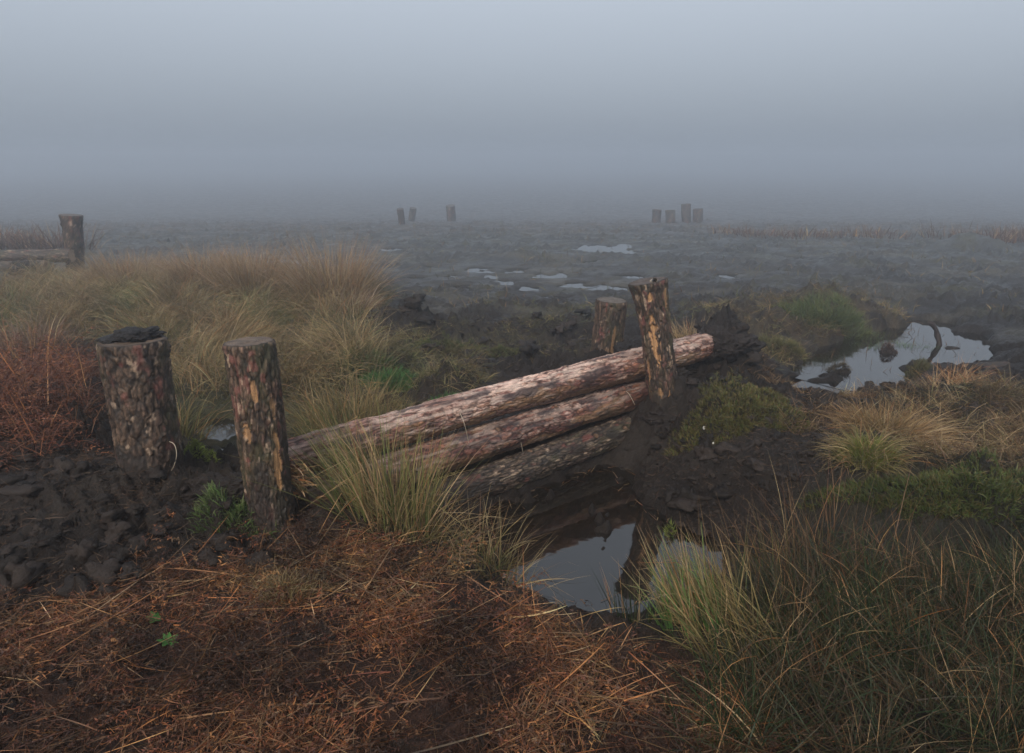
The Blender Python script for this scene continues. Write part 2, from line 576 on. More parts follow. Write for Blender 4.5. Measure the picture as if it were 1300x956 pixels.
def tuft(V, c, r, n, L, W, pal0, pal1, tilt=(.0, .5), droop=(.2, .9), Lvar=.35, az0=None, azs=None, seg=5, spread=1.0):
    a = rng.uniform(0, 2 * math.pi, n); q = np.sqrt(rng.random(n)) * r
    p = np.stack([c[0] + q * np.cos(a), c[1] + q * np.sin(a)], 1)
    root = on_ground(p, -.01)
    az = a + rng.normal(0, .7, n) if az0 is None else az0 + rng.normal(0, azs, n)
    ti = rng.uniform(tilt[0], tilt[1], n) * (.35 + .65 * q / r) * spread
    c0 = pick(pal0, n); c1 = pick(pal1, n)
    dead = (rng.random(n) < .14)[:, None]
    c0 = np.where(dead, pick(STRAW + BROWN, n), c0); c1 = np.where(dead, pick(STRAW + ORANGE, n), c1)
    V.add(root, az, ti, L * (1 + Lvar * rng.uniform(-1, 1, n)), W * rng.uniform(.7, 1.3, n), rng.uniform(*droop, n), c0, c1, seg)


# ------------------------------------------------------------------ bark logs and posts
def frame_of(a, b):
    d = b - a; L = np.linalg.norm(d); d = d / L
    r = np.array([0, 0, 1.0]) if abs(d[2]) < .8 else np.array([0, 1.0, 0])
    u = np.cross(r, d); u /= np.linalg.norm(u)
    w = np.cross(d, u)
    return d, u, w, L


def bark_body(name, a, b, r0, r1, parent, style, seed, nu=150, ds=.006, bend=.012, patches=(), loc=None, flare=0.0):
    """trunk between points a and b, radius r0 at a and r1 at b; returns the rings at both ends"""
    d, u, w, L = frame_of(a, b)
    ns = max(12, int(L / ds))
    s = np.linspace(0, 1, ns + 1)
    th = np.linspace(0, 2 * math.pi, nu, endpoint=False)
    S, T = np.meshgrid(s, th, indexing='ij')
    Rr = r0 + (r1 - r0) * S + flare * np.clip((S - .72) / .28, 0, 1) ** 2
    # slow swelling and lean of the trunk
    X = np.cos(T); Y = np.sin(T)
    Rr = Rr * (1 + .08 * noise3(X * 1.1 + seed, Y * 1.1, S * L * 3.0, seed) + .02 * noise3(X * 2 + seed, Y * 2, S * L * 9, seed + 1))
    ax = X * .1; ay = Y * .1; az = S * L
    if style in ('log', 'redlog'):
        k1, kz = 34.0, 13.0
    else:
        k1, kz = 42.0, 11.0
    wx = ax + .012 * noise3(ax * 40, ay * 40, az * 22, seed + 3)
    wy = ay + .012 * noise3(ax * 40 + 7, ay * 40, az * 22, seed + 4)
    wz = az + .02 * noise3(ax * 30, ay * 30 + 5, az * 22, seed + 5)
    f1, f2, cid = worley3(wx * k1 + seed, wy * k1, wz * kz, seed + 10)
    g1, g2, cid2 = worley3(wx * k1 * 2.7, wy * k1 * 2.7 + seed, wz * kz * 2.4, seed + 20)
    edge = sstep(.0, .28, f2 - f1); edge2 = sstep(0, .25, g2 - g1)
    fine = fbm3(ax * 150, ay * 150, az * 60, 4, seed + 30)
    big = fbm3(ax * 14, ay * 14, az * 3.2, 3, seed + 40)
    disp = .0045 * edge * (.4 + .9 * cid) + .0028 * edge2 * (.3 + cid2) + .0028 * fine
    islog = style in ('log', 'redlog')
    if islog:
        disp = disp * .95
        pal = np.array([(.34, .17, .14), (.46, .27, .23), (.20, .10, .095), (.40, .21, .12), (.56, .38, .31), (.08, .045, .045)])
    elif style == 'oldlog':
        pal = np.array([(.10, .075, .062), (.16, .115, .08), (.055, .045, .04), (.22, .17, .12), (.08, .055, .045), (.13, .085, .06)])
    elif style == 'brown':
        pal = np.array([(.12, .075, .048), (.16, .10, .065), (.085, .052, .036), (.20, .13, .085), (.06, .04, .03), (.11, .07, .045)])
    else:
        pal = np.array([(.13, .085, .052), (.075, .05, .035), (.19, .12, .08), (.10, .07, .035), (.15, .075, .055), (.05, .035, .028)])
    ci = (cid * 5.99).astype(int)
    ci2 = (cid2 * 5.99).astype(int)
    col = pal[ci] * .55 + pal[ci2] * .45
    fib = fbm3(ax * 170, ay * 170, az * 26, 3, seed + 33)
    col = col * (1 + .45 * fine[..., None]) * (1 + .6 * fib[..., None])
    if style == 'log':
        col = col * np.array([.84, .72, .64])
    if style not in ('log', 'redlog'):
        fis = 1 - np.abs(fbm3(ax * 34, ay * 34, az * 4.5, 3, seed + 35)) * 7
        fis = np.clip(fis, 0, 1)
        disp = disp - .005 * fis
        col = col * (1 - .65 * fis[..., None])
    crack = np.minimum(.16 + .84 * edge, .45 + .55 * edge2)
    col = col * crack[..., None]
    if style == 'redlog':
        col = col * np.array([.50, .38, .34])
    if islog:
        # pinkish scales rubbed off towards warm inner bark, upper side painted paler as if lit from above
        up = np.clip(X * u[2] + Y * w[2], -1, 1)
        wear_lit = sstep(.10, .55, big + .35 * up - (.45 if style == 'redlog' else 0) + .5 * fine + .8 * (cid2 - .5)) * crack
        col = col * (1 - .65 * wear_lit[..., None]) + np.array([.56, .40, .33]) * .65 * wear_lit[..., None]
        disp = disp - .002 * wear_lit
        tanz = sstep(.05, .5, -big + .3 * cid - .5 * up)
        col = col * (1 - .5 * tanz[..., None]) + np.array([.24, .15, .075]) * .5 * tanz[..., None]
        streak = sstep(.15, .5, fbm3(ax * 60 + 2, ay * 60, az * 9, 3, seed + 46) + .3 * up)  # pale streaks, painted denser on the upper side to stand for top light
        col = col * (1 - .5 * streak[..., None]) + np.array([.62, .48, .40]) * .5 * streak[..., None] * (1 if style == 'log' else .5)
        dk = sstep(.05 if style == 'redlog' else .12, .42, fbm3(ax * 22 + 9, ay * 22, az * 7, 4, seed + 44))
        col = col * (1 - .8 * dk[..., None]) + np.array([.04, .03, .032]) * .8 * dk[..., None]
    else:
        alg = sstep(.0, .45, fbm3(ax * 12 + 3, ay * 12, az * 5, 4, seed + 50))
        col = col * (1 - .35 * alg[..., None]) + np.array([.075, .075, .032]) * .35 * alg[..., None]
        red = sstep(.28, .5, fbm3(ax * 25 + 13, ay * 25, az * 12, 3, seed + 60))
        col = col * (1 - .6 * red[..., None]) + np.array([.20, .07, .055]) * .6 * red[..., None]
        pale = sstep(.36, .5, fbm3(ax * 45 + 23, ay * 45, az * 16, 4, seed + 66))
        col = col * (1 - .7 * pale[..., None]) + np.array([.42, .30, .21]) * .7 * pale[..., None]
    krng = np.random.default_rng(seed + 500)
    for _ in range(int(2 + L * 3.5)):
        sc, tc, kr = krng.uniform(.04, .96), krng.uniform(0, 6.283), krng.uniform(.010, .019)
        dt = ((T - tc + math.pi) % (2 * math.pi) - math.pi) * r0
        e = np.hypot((S - sc) * L * .8, dt) / kr * (1 + .25 * fine)
        ring = np.exp(-((e - 1) / .35) ** 2)
        disp = disp + .006 * ring - .004 * sstep(.8, .3, e) + .004 * sstep(2.6, 1, e)
        kc = np.array([.20, .11, .06]) * (.7 + .5 * np.sin(e * 14))[..., None]
        k_ = sstep(1.0, .7, e)[..., None] * .8
        col = col * (1 - k_) + kc * k_
        col = col * (1 - .55 * ring[..., None])
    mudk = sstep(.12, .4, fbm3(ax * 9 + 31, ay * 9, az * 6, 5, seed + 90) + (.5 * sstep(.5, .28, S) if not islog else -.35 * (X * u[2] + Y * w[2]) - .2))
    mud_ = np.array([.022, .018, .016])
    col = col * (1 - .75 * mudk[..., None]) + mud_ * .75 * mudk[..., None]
    # torn patches that show the pale wood: (s centre, direction angle, s half width, angle half width, strength)
    for (sc, tc, sw, tw_, kk) in patches:
        dt = (T - tc + math.pi) % (2 * math.pi) - math.pi
        e = ((S - sc) / sw) ** 2 + (dt / tw_) ** 2 + .9 * fbm3(ax * 30, ay * 30, az * 18, 3, seed + 70) + 1.3 * (cid - .5) + .5 * (cid2 - .5)
        k = sstep(1.0, .8, e) * kk
        disp = disp * (1 - k) - .005 * k + .0012 * k * noise3(ax * 200, ay * 200, az * 14, seed + 80)
        wd = np.array([.40, .22, .10]) * (1 + .55 * noise3(ax * 160, ay * 160, az * 10, seed + 81))[..., None]
        col = col * (1 - k[..., None]) + wd * k[..., None]
    if islog:
        # broad tonal change along the trunk: wet dark stretches, redder and tanner ones
        tv = fbm3(ax * 5 + 60, ay * 5, az * 2.4, 4, seed + 95)[..., None]
        col = col * (1 + 1.1 * tv) * (1 - np.clip(-tv, 0, .4) * np.array([-.2, .35, .4]))
    endf = np.minimum(np.minimum(S, 1 - S) * L / .012, 1)
    rad = Rr + disp - .004 * (1 - endf)
    cen = bend * np.sin(S * math.pi * 1.0) + bend * .5 * np.sin(S * 7 + seed)
    P = (a[None, None] + d * (S * L)[..., None] + u * (rad * X + cen)[..., None] + w * (rad * Y)[..., None])
    o0 = loc if loc is not None else np.zeros(3)
    i = np.arange(ns)[:, None] * nu
    j = np.arange(nu)[None, :]; j2 = (j + 1) % nu
    q = np.stack([i + j, i + j2, i + nu + j2, i + nu + j], -1).reshape(-1, 4)
    ob = mesh_np(name, P.reshape(-1, 3) - o0, q, M_bark, np.clip(col, .004, .9).reshape(-1, 3), True, parent)
    return P[0], P[-1], d


def end_cap(name, ring, dirn, parent, loc, tone, rough=.004, seed=0):
    """sawn end with growth rings, closing a trunk"""
    c = ring.mean(0); n = len(ring); K = 22
    v = []; col = []
    rr = np.linspace(0, 1, K + 1)[1:]
    v.append(c[None]); col.append(np.array([tone]) * .6)
    for k in rr:
        p = c + (ring - c) * k
        off = rough * noise3(p[:, 0] * 40, p[:, 1] * 40, p[:, 2] * 40 + seed, seed) * min(1, (1 - k) * 8)
        p = p + dirn * (off + .002 * (k < 1))[:, None]
        v.append(p)
        g = 1 + .28 * math.sin(k * 55) + .35 * noise3(p[:, 0] * 60, p[:, 1] * 60, p[:, 2] * 20, seed + 2)
        cc = np.array(tone)[None] * g[:, None]
        if k > .93:
            cc = cc * .45
        col.append(cc)
    v = np.concatenate(v); col = np.concatenate(col)
    f = []
    idx = np.arange(n); nx = (idx + 1) % n
    quads = [np.stack([np.zeros(n, int), 1 + idx, 1 + nx, 1 + nx], 1)]
    tri = np.stack([np.zeros(n, int), 1 + idx, 1 + nx], 1)
    for k in range(K - 1):
        b0 = 1 + k * n; b1 = b0 + n
        quads.append(np.stack([b0 + idx, b1 + idx, b1 + nx, b0 + nx], 1))
    q = np.concatenate(quads[1:])
    t = np.concatenate([tri, q[:, [0, 1, 2]], q[:, [0, 2, 3]]])
    return mesh_np(name, v - loc, t, M_wood, np.clip(col, .004, .9), True, parent)


def tube(name, pts, r, mat, parent=None, loc=None, n=6):
    pts = np.asarray(pts, float)
    V = []
    for i, p in enumerate(pts):
        t = pts[min(i + 1, len(pts) - 1)] - pts[max(i - 1, 0)]
        t /= np.linalg.norm(t) + 1e-9
        rf = np.array([0, 0, 1.]) if abs(t[2]) < .9 else np.array([1., 0, 0])
        u = np.cross(t, rf); u /= np.linalg.norm(u); w = np.cross(t, u)
        ri = r[i] if np.ndim(r) else r
        for k in range(n):
            a = 2 * math.pi * k / n
            V.append(p + ri * (math.cos(a) * u + math.sin(a) * w))
    f = []
    for i in range(len(pts) - 1):
        for k in range(n):
            f.append((i * n + k, i * n + (k + 1) % n, (i + 1) * n + (k + 1) % n, (i + 1) * n + k))
    m = len(pts) - 1
    for k in range(1, n - 1):          # end fans (degenerate quads avoided)
        pass
    V = np.array(V)
    if loc is not None:
        V = V - loc
    return mesh_np(name, V, f, mat, None, True, parent)


def post(label, pb, pt, r0, r1, style, seed, patches=(), tone=(.24, .17, .11), group=None, flare=0.0, nu=170, ds=.005, sink=.25, name="wooden_post"):
    pb = np.asarray(pb); pt = np.asarray(pt)
    d = (pt - pb) / np.linalg.norm(pt - pb)
    root = thing(name, label, "post", pb, group)
    a = pb - d * sink
    _, ring, dd = bark_body("bark", a, pt, r0, r1, root, style, seed, nu=nu, ds=ds, bend=.006, patches=patches, loc=pb, flare=flare)
    end_cap("sawn_top", ring, dd, root, pb, tone, seed=seed)
    return root, ring, d


DEP = lambda P: P[1] * CP - (P[2] - CAMH) * SP

# angle parameter of the patches: the frame is u = z x d etc., for upright posts T = 0 points to -x or x; found from the maths
A_b, A_t = AT(193, 603, 2.90), AT(168, 432, 2.93)
pA, ringA, dA = post("thick upright log post on the left capped with black peat", A_b, A_t, .133, .139, 'brown', 3,
                     patches=[], tone=(.10, .07, .05))
B_b, B_t = AT(346, 668, 2.60), AT(315.5, 434, 2.63)
# right side facing the camera carries the peeled strips
pB, ringB, dB = post("leaning slim post at the near left end of the dam with peeled orange strips", B_b, B_t, .090, .092, 'post', 8,
                     patches=[(.52, R(-38), .11, .20, 1), (.66, R(-105), .035, .25, .8), (.83, R(-75), .05, .13, .75), (.30, R(-25), .07, .12, .8), (.76, R(-35), .05, .12, .7)], tone=(.11, .08, .06))
D_b, D_t = AT(847, 532, 4.03), AT(821, 357, 4.06)
pD, ringD, dD = post("tall post with a long bare wood scar at the near right end of the dam", D_b, D_t, .094, .092, 'post', 21,
                     patches=[(.72, R(-105), .13, .28, 1), (.36, R(-80), .05, .16, .9), (.93, R(-100), .03, .16, .8), (.40, R(-110), .03, .2, .5), (.50, R(-150), .1, .12, .6), (.9, R(-35), .06, .15, .6)],
                     tone=(.08, .06, .05), flare=.022)
C_b, C_t = AT(766, 475, 4.62), AT(776.5, 381, 4.62)
pC, ringC, dC = post("short post standing behind the upper log beside the tall scarred post", C_b, C_t, .100, .106, 'brown', 33,
                     patches=[(.62, R(-80), .16, .10, .45)], tone=(.11, .09, .075))

# stub of a cut branch on the rim of the tall post
for (px, py) in ((830.5, 356),):
    c = AT(px, py, 3.98)
    tube("branch_stub", [c - np.array([0, -.05, .02]), c + np.array([0, -.015, .002])], [.018, .016], M_wood if False else M_fibre, pD, D_b, 12)


def log(label, a, b, r0, r1, style, seed, tone=(.30, .2, .13), nu=170, ds=.006, patches=(), bend=.012, group="logs stacked in the dam", name="log"):
    a = np.asarray(a, float); b = np.asarray(b, float)
    loc = (a + b) / 2
    loc[2] = min(a[2], b[2]) - max(r0, r1)
    root = thing(name, label, "log", loc, group)
    ra, rb, d = bark_body("bark", a, b, r0, r1, root, style, seed, nu=nu, ds=ds, loc=loc, patches=patches, bend=bend)
    end_cap("cut_end", ra[::-1], -d, root, loc, tone, seed=seed)
    end_cap("cut_end", rb, d, root, loc, tone, seed=seed + 1)
    return root, loc


l1, l1o = log("topmost pinkish pine log of the dam lying between the post pairs", (-1.09, 2.80, .185), (1.40, 4.61, .25), .082, .094, 'log', 5,
              patches=[(.66, R(60), .02, .5, .0)])
l2, l2o = log("middle pine log of the dam directly under the topmost log", (-.95, 2.82, .0), (1.02, 4.30, .045), .088, .086, 'redlog', 15)
l3, l3o = log("lowest dark wet log of the dam just above the pool", (-.75, 2.86, -.20), (.86, 4.14, -.150), .083, .085, 'oldlog', 25)

# strands of pale fibre hanging over the logs


def strand(parent, o, pts, r=.0016):
    pts = np.array(pts)
    # smooth with Catmull-like subdivision
    for _ in range(2):
        q = [pts[0]]
        for i in range(len(pts) - 1):
            q += [pts[i] * .75 + pts[i + 1] * .25, pts[i] * .25 + pts[i + 1] * .75]
        q.append(pts[-1]); pts = np.array(q)
    tube("fibre_strand", pts, r, M_fibre, parent, o, 5)


strand(l1, l1o, [AT(566, 528, 3.36), AT(582, 520, 3.33), AT(588, 533, 3.24), AT(592, 547, 3.25), AT(595, 562, 3.28)])
strand(l2, l2o, [AT(650, 541, 3.60), AT(657, 545, 3.50), AT(661, 560, 3.47), AT(664, 574, 3.50)])
strand(l2, l2o, [AT(788, 495, 4.05), AT(797, 497, 4.00), AT(803, 508, 3.97), AT(806, 514, 3.98)])
tag_w = [AT(213, 560, 2.86), AT(222, 563, 2.80), AT(225, 578, 2.79), AT(221, 592, 2.80), AT(216, 600, 2.84)]
w_ = np.array(tag_w)
for _ in range(2):
    q = [w_[0]]
    for i in range(len(w_) - 1):
        q += [w_[i] * .75 + w_[i + 1] * .25, w_[i] * .25 + w_[i + 1] * .75]
    q.append(w_[-1]); w_ = np.array(q)
o = tube("wire", w_, .0018, M_fibre, None, w_[0]); o.location = w_[0]
tag(o, "thin pale curl of wire beside the foot of the thick left post", "wire")

# torn bark fibres under the left end of the topmost log
V = Veg()
c = AT(372, 605, 2.72)
n = 90
root = c + rng.normal(0, 1, (n, 3)) * np.array([.03, .03, .045])
V.add(root, rng.uniform(-1.2, .6, n), rng.uniform(.9, 2.0, n), rng.uniform(.04, .12, n), rng.uniform(.004, .011, n), rng.uniform(-.6, 1.6, n),
      pick(ORANGE, n), pick(STRAW, n), 4)
o = V.build("torn_bark", M_litter, l1o, l1); o.location = (0, 0, 0)

# ------------------------------------------------------------------ peat lumps


def clod(name, c, r, seed, label, cat="peat clod", mat=M_peat, sc=(1, 1, .6), col=(.018, .015, .014), nu=90, rug=.45, group=None):
    nv = nu // 2
    th = np.linspace(0, 2 * math.pi, nu, endpoint=False); ph = np.linspace(0.001, math.pi - .001, nv)
    Ph, Th = np.meshgrid(ph, th, indexing='ij')
    x = np.sin(Ph) * np.cos(Th); y = np.sin(Ph) * np.sin(Th); z = np.cos(Ph)
    n1 = fbm3(x * 1.7 + seed, y * 1.7, z * 1.7, 5, seed)
    k = 1 + rug * n1 + .18 * np.abs(fbm3(x * 5, y * 5, z * 5 + seed, 3, seed + 9))
    P = np.stack([x * k * r * sc[0], y * k * r * sc[1], z * k * r * sc[2]], -1)
    q = []
    i = np.arange(nv - 1)[:, None] * nu; j = np.arange(nu)[None, :]; j2 = (j + 1) % nu
    q = np.stack([i + nu + j, i + nu + j2, i + j2, i + j], -1).reshape(-1, 4)
    cc = np.array(col) * (1 + .5 * n1[..., None])
    o = mesh_np(name, P.reshape(-1, 3), q, mat, cc.reshape(-1, 3), True)
    o.location = c
    if label:
        tag(o, label, cat, group)
    return o


ctop = ringA.mean(0)
o = clod("peat_clod", ctop + np.array([.015, .02, .016]), .078, 4, "lump of black peat lying on top of the thick left post", sc=(1.05, .9, .36), rug=.8, col=(.012, .010, .010), nu=140)
o = clod("peat_clod", ctop + np.array([-.07, .0, .005]), .060, 9, "flat black smear of peat on the left rim of the thick post", sc=(1, 1.2, .22), rug=.7, col=(.014, .011, .010), nu=100)
o = clod("peat_clod", AT(800, 452, 4.42), .105, 14, "black peat clod wedged behind the upper log between the right posts", sc=(1.1, .8, .9), rug=.8, col=(.014, .012, .012), nu=140)

def lumps(n, polypx, rmin, rmax, seed, V):
    p = in_poly(n, poly_px(polypx, 0))
    r = rmin + (rmax - rmin) * rng.random(n) ** 3
    z = height(p[:, 0], p[:, 1])
    na, nb = 18, 11
    th = np.linspace(0, 2 * math.pi, na, endpoint=False); ph = np.linspace(.05, math.pi - .05, nb)
    Ph, Th = np.meshgrid(ph, th, indexing='ij')
    B = np.stack([np.sin(Ph) * np.cos(Th), np.sin(Ph) * np.sin(Th), np.cos(Ph)], -1).reshape(-1, 3)
    q0 = np.array([(i * na + j, i * na + (j + 1) % na, (i + 1) * na + (j + 1) % na, (i + 1) * na + j)[::-1] for i in range(nb - 1) for j in range(na)])
    for i in range(n):
        o = B * 1.4 + rng.uniform(0, 50, 3)
        k = 1 + 1.5 * fbm3(o[:, 0], o[:, 1], o[:, 2], 3, seed)
        P = B * (k * r[i])[:, None] * np.array([rng.uniform(.8, 1.5), rng.uniform(.8, 1.4), rng.uniform(.5, .9)])
        V[0].append(P + [p[i, 0], p[i, 1], z[i] + r[i] * .15]); V[1].append(q0 + V[3]); V[3] += len(B)
        V[2].append(np.tile(np.array([.020, .014, .011]) * rng.uniform(.5, 1.5), (len(B), 1)))


LV = [[], [], [], 0]
lumps(700, [(-120, 600), (130, 590), (330, 660), (420, 690), (330, 760), (150, 780), (-200, 820)], .003, .014, 450, LV)
lumps(600, [(820, 540), (880, 480), (1000, 520), (1080, 560), (980, 680), (880, 660), (800, 600)], .003, .014, 460, LV)
lumps(240, [(-120, 600), (130, 590), (330, 660), (420, 690), (330, 740), (150, 760), (-200, 800)], .008, .05, 400, LV)
lumps(220, [(820, 540), (880, 480), (1000, 520), (1080, 560), (980, 640), (880, 640), (800, 600)], .007, .045, 410, LV)
lumps(120, [(870, 440), (960, 430), (990, 480), (900, 520), (850, 500)], .01, .06, 420, LV)
lumps(160, [(460, 420), (760, 410), (780, 470), (620, 480), (500, 440)], .01, .06, 430, LV)
lumps(160, [(980, 490), (1300, 470), (1300, 560), (1060, 560)], .01, .05, 440, LV)
o = mesh_np("peat_crumbs", np.concatenate(LV[0]), np.concatenate(LV[1]), M_peat, np.concatenate(LV[2]), True)
tag(o, "loose black peat crumbs and lumps strewn over the dug ground", "peat", kind="stuff")

for (px, py, Y, rr, sd_, lab) in ((918, 440, 4.60, .150, 71, "black peat heap burying the far end of the topmost log"),
                                  (880, 497, 4.25, .13, 72, "black peat heap below the far end of the topmost log"),
                                  (845, 528, 3.98, .11, 73, "wet peat heap packed round the foot of the tall scarred post"),
                                  (262, 622, 2.80, .085, 74, "black peat heap between the two left posts"),
                                  (302, 618, 2.70, .08, 75, "black peat lump touching the leaning slim post from the left"),
                                  (440, 395, 6.4, .0, 0, "")):
    if rr:
        clod("peat_heap", AT(px, py, Y), rr, sd_, lab, "peat heap", sc=(1.35, .9, .62), rug=.75, nu=200, col=(.016, .011, .009))

clod("peat_heap", np.array([1.425, 4.57, .245]), .135, 78, "rounded black peat lump sitting right on the far tip of the topmost log", "peat heap", sc=(1.0, 1.0, .85), rug=.7, nu=180, col=(.016, .011, .009))

# ------------------------------------------------------------------ far structures in the fog
fp = AT(95, 336, 9.4)
far_b = fp; far_t = AT(90, 273, 9.4)
post("lone dark post in the fog on the left above a half-buried log", far_b, far_t, .105, .125, 'brown', 41, nu=60, ds=.02, tone=(.1, .08, .07), flare=.012)
log("long dark log running left from the lone foggy post", AT(-160, 329, 9.3), AT(92, 324, 9.25), .085, .085, 'oldlog', 43, nu=50, ds=.03, group="logs of the far left dam")
log("lower dark log under the long foggy log on the left", AT(-160, 345, 9.1), AT(60, 338, 9.1), .085, .08, 'oldlog', 44, nu=50, ds=.03, group="logs of the far left dam")
o = clod("root_stump", AT(30, 341, 8.6), .14, 46, "small dark torn root stump in front of the far left logs", "stump", sc=(1.3, .7, .6), rug=.9)

G5 = "posts fading in the fog"
for (px, pyb, pyt, wpx, Y, lab) in (
        (832, 291, 266, 11, 24.0, "leftmost of the four foggy posts in the right cluster"),
        (851, 292, 267, 12, 23.7, "second from left of the foggy posts in the right cluster"),
        (871, 288, 259, 11, 24.4, "tallest of the foggy posts in the right cluster"),
        (886, 287, 265, 12, 25, "rightmost pale foggy post of the right cluster"),
        (510, 284, 265, 8, 22, "left one of a pair of faint foggy posts near the middle"),
        (522, 283, 264, 8, 26.4, "right one of a pair of faint foggy posts near the middle"),
        (573, 280, 261, 11, 26.8, "single faint foggy post just left of the centre")):
    b = AT(px, pyb, Y); t = AT(px + (px * 7 % 5 - 2) * 1.1, pyt, Y + (px % 3 - 1) * .1); r = wpx / 2 / F * Y
    post(lab, b, t, r * .95, r * 1.05, 'brown', int(px), nu=36, ds=.05, group=G5, tone=(.1, .08, .07), sink=.5)

# snag standing in the pond
pts = [AT(1192, 442, 5.85), AT(1192.5, 434, 5.86), AT(1190, 426, 5.88), AT(1188.5, 419, 5.89), AT(1184, 412, 5.86), AT(1178, 408.5, 5.88)]
pts = np.array([pts[0] - np.array([0, 0, .1])] + pts)
o = tube("snag", pts, [.028, .030, .020, .026, .017, .022, .012], M_peat, None, pts[1], 12); o.location = pts[1]
c_ = o.data.color_attributes.new("Col", 'FLOAT_COLOR', 'POINT')
c_.data.foreach_set("color", np.tile(np.array([.035, .026, .024, 1], dtype=np.float32), len(o.data.vertices)))
tag(o, "crooked dark branch stump sticking out of the pale pond", "snag")

log("dark sodden log at the right edge beside the pond", AT(1226, 470, 4.95), AT(1420, 466, 5.2), .055, .07, 'oldlog', 61, nu=60, ds=.015, group=None)
o = clod("peat_clod", AT(1222, 545 - 36, 4.4), .12, 63, "dark rounded peat lump right of the pond among brown grass", sc=(1.5, .9, .6), rug=.6)

# splinters and pebbles


def splinter(label, a, b, w):
    a = np.array(a); b = np.array(b); m = (a + b) / 2
    d = (b - a) / np.linalg.norm(b - a)
    s_ = np.cross(d, [0, 0, 1]); s_ /= np.linalg.norm(s_); u_ = np.cross(s_, d)
    v = []
    for t, k in ((0, .5), (.35, 1), (.7, .8), (1, .15)):
        p = a + (b - a) * t - m
        v += [p - s_ * w * k, p + u_ * w * .5 * k, p + s_ * w * k, p - u_ * w * .5 * k]
    f = []
    for i in range(3):
        for k in range(4):
            f.append((i * 4 + k, i * 4 + (k + 1) % 4, i * 4 + 4 + (k + 1) % 4, i * 4 + 4 + k))
    f += [(3, 2, 1, 0), (12, 13, 14, 15)]
    o = mesh_np("wood_splinter", v, f, M_wood, np.tile([.48, .26, .12], (len(v), 1)))
    o.location = m
    tag(o, label, "splinter", "orange wood splinters")


splinter("upper orange wood splinter on the mud right of the tall post", AT(862, 534, 3.98), AT(873, 520, 4.0), .009)
splinter("lower orange wood splinter on the mud right of the tall post", AT(860, 540, 3.95), AT(868, 528, 3.94), .007)
splinter("orange wood splinter on the mud beside the end of the lowest log", AT(771, 541, 3.98), AT(780, 553, 3.93), .008)
for (px, py, r, lab) in ((893, 556, .008, "upright white pebble on the mud below the mossy mound"),
                         (905, 569, .005, "smaller white pebble just right of the upright white pebble"),
                         (700, 487, .012, "flat pale stone on the mud behind the topmost log")):
    g = G(px, py, -.02)
    g[2] = height(np.array([g[0]]), np.array([g[1]]))[0] + r * .6
    clod("pebble", g, r, int(px), lab, "pebble", M_stone, sc=(1, .8, 1.3), nu=20, rug=.3, group="white pebbles")

# ------------------------------------------------------------------ vegetation: single plants
def single(name, label, cat, c, group=None):
    return Veg(), np.array([c[0], c[1], height(np.array([c[0]]), np.array([c[1]]))[0]]), (name, label, cat, group)


def finish(V, o0, meta, mat=None):
    o = V.build(meta[0], mat or M_grass, o0)
    tag(o, meta[1], meta[2], meta[3])
    return o


# rush tuft in front of the log
c = G(505, 668, -.03)[:2]
V, o0, me = single("rush_tuft", "tall straw and green rush tuft standing in front of the topmost log", "rush tuft", c)
tuft(V, c, .17, 300, .42, .0042, [(.09, .12, .03), (.12, .13, .04)], [(.36, .27, .12), (.20, .21, .07)], tilt=(0, .45), droop=(.1, .6))
tuft(V, c + np.array([-.16, .10]), .12, 260, .42, .0034, GREEN + OLIVE, [(.20, .18, .07), (.12, .14, .05)], tilt=(.3, 1.0), droop=(.1, .5), az0=R(160), azs=.5)
tuft(V, c + np.array([.08, -.05]), .20, 260, .30, .003, OLIVE, STRAW + [(.2, .09, .05)], tilt=(.3, 1.3), droop=(.3, 1.2))
tuft(V, c, .16, 120, .40, .0038, STRAW, [(.34, .2, .12), (.3, .22, .12)], tilt=(.0, .6), droop=(.1, .8))
finish(V, o0, me)
# smaller one to its right by the pool
c = G(632, 715, -.15)[:2]
V, o0, me = single("rush_tuft", "thin sprawling rush tuft on the left lip of the dark pool", "rush tuft", c)
tuft(V, c, .12, 130, .28, .003, OLIVE, STRAW, tilt=(.2, 1.2), droop=(.3, 1.2))
tuft(V, c + np.array([-.08, .14]), .12, 90, .30, .003, GREEN, STRAW, tilt=(.1, 1.0), droop=(.3, 1.2))
finish(V, o0, me)
# green tuft right of the pool
c = G(882, 838, -.12)[:2]
V, o0, me = single("rush_tuft", "vivid green rush tuft leaning left over the near edge of the pool", "rush tuft", c)
tuft(V, c, .12, 260, .26, .0040, [(.05, .14, .03), (.08, .20, .045)], [(.36, .24, .14), (.14, .22, .06)], tilt=(.15, .7), droop=(.1, .5), az0=R(150), azs=.55)
tuft(V, c + np.array([.06, .05]), .13, 150, .30, .0032, GREEN, [(.26, .15, .08), (.18, .12, .06)], tilt=(.1, .6), droop=(.1, .5), az0=R(140), azs=.7)
tuft(V, c + np.array([.10, -.10]), .16, 200, .26, .0036, OLIVE, [(.34, .24, .11), (.28, .2, .08)], tilt=(.3, 1.0), droop=(.3, 1.0), az0=R(170), azs=.9)
tuft(V, c + np.array([-.17, .12]), .10, 80, .20, .0032, [(.02, .03, .015), (.03, .05, .02)], [(.03, .04, .02)], tilt=(.0, .5), droop=(.1, .4))
finish(V, o0, me)
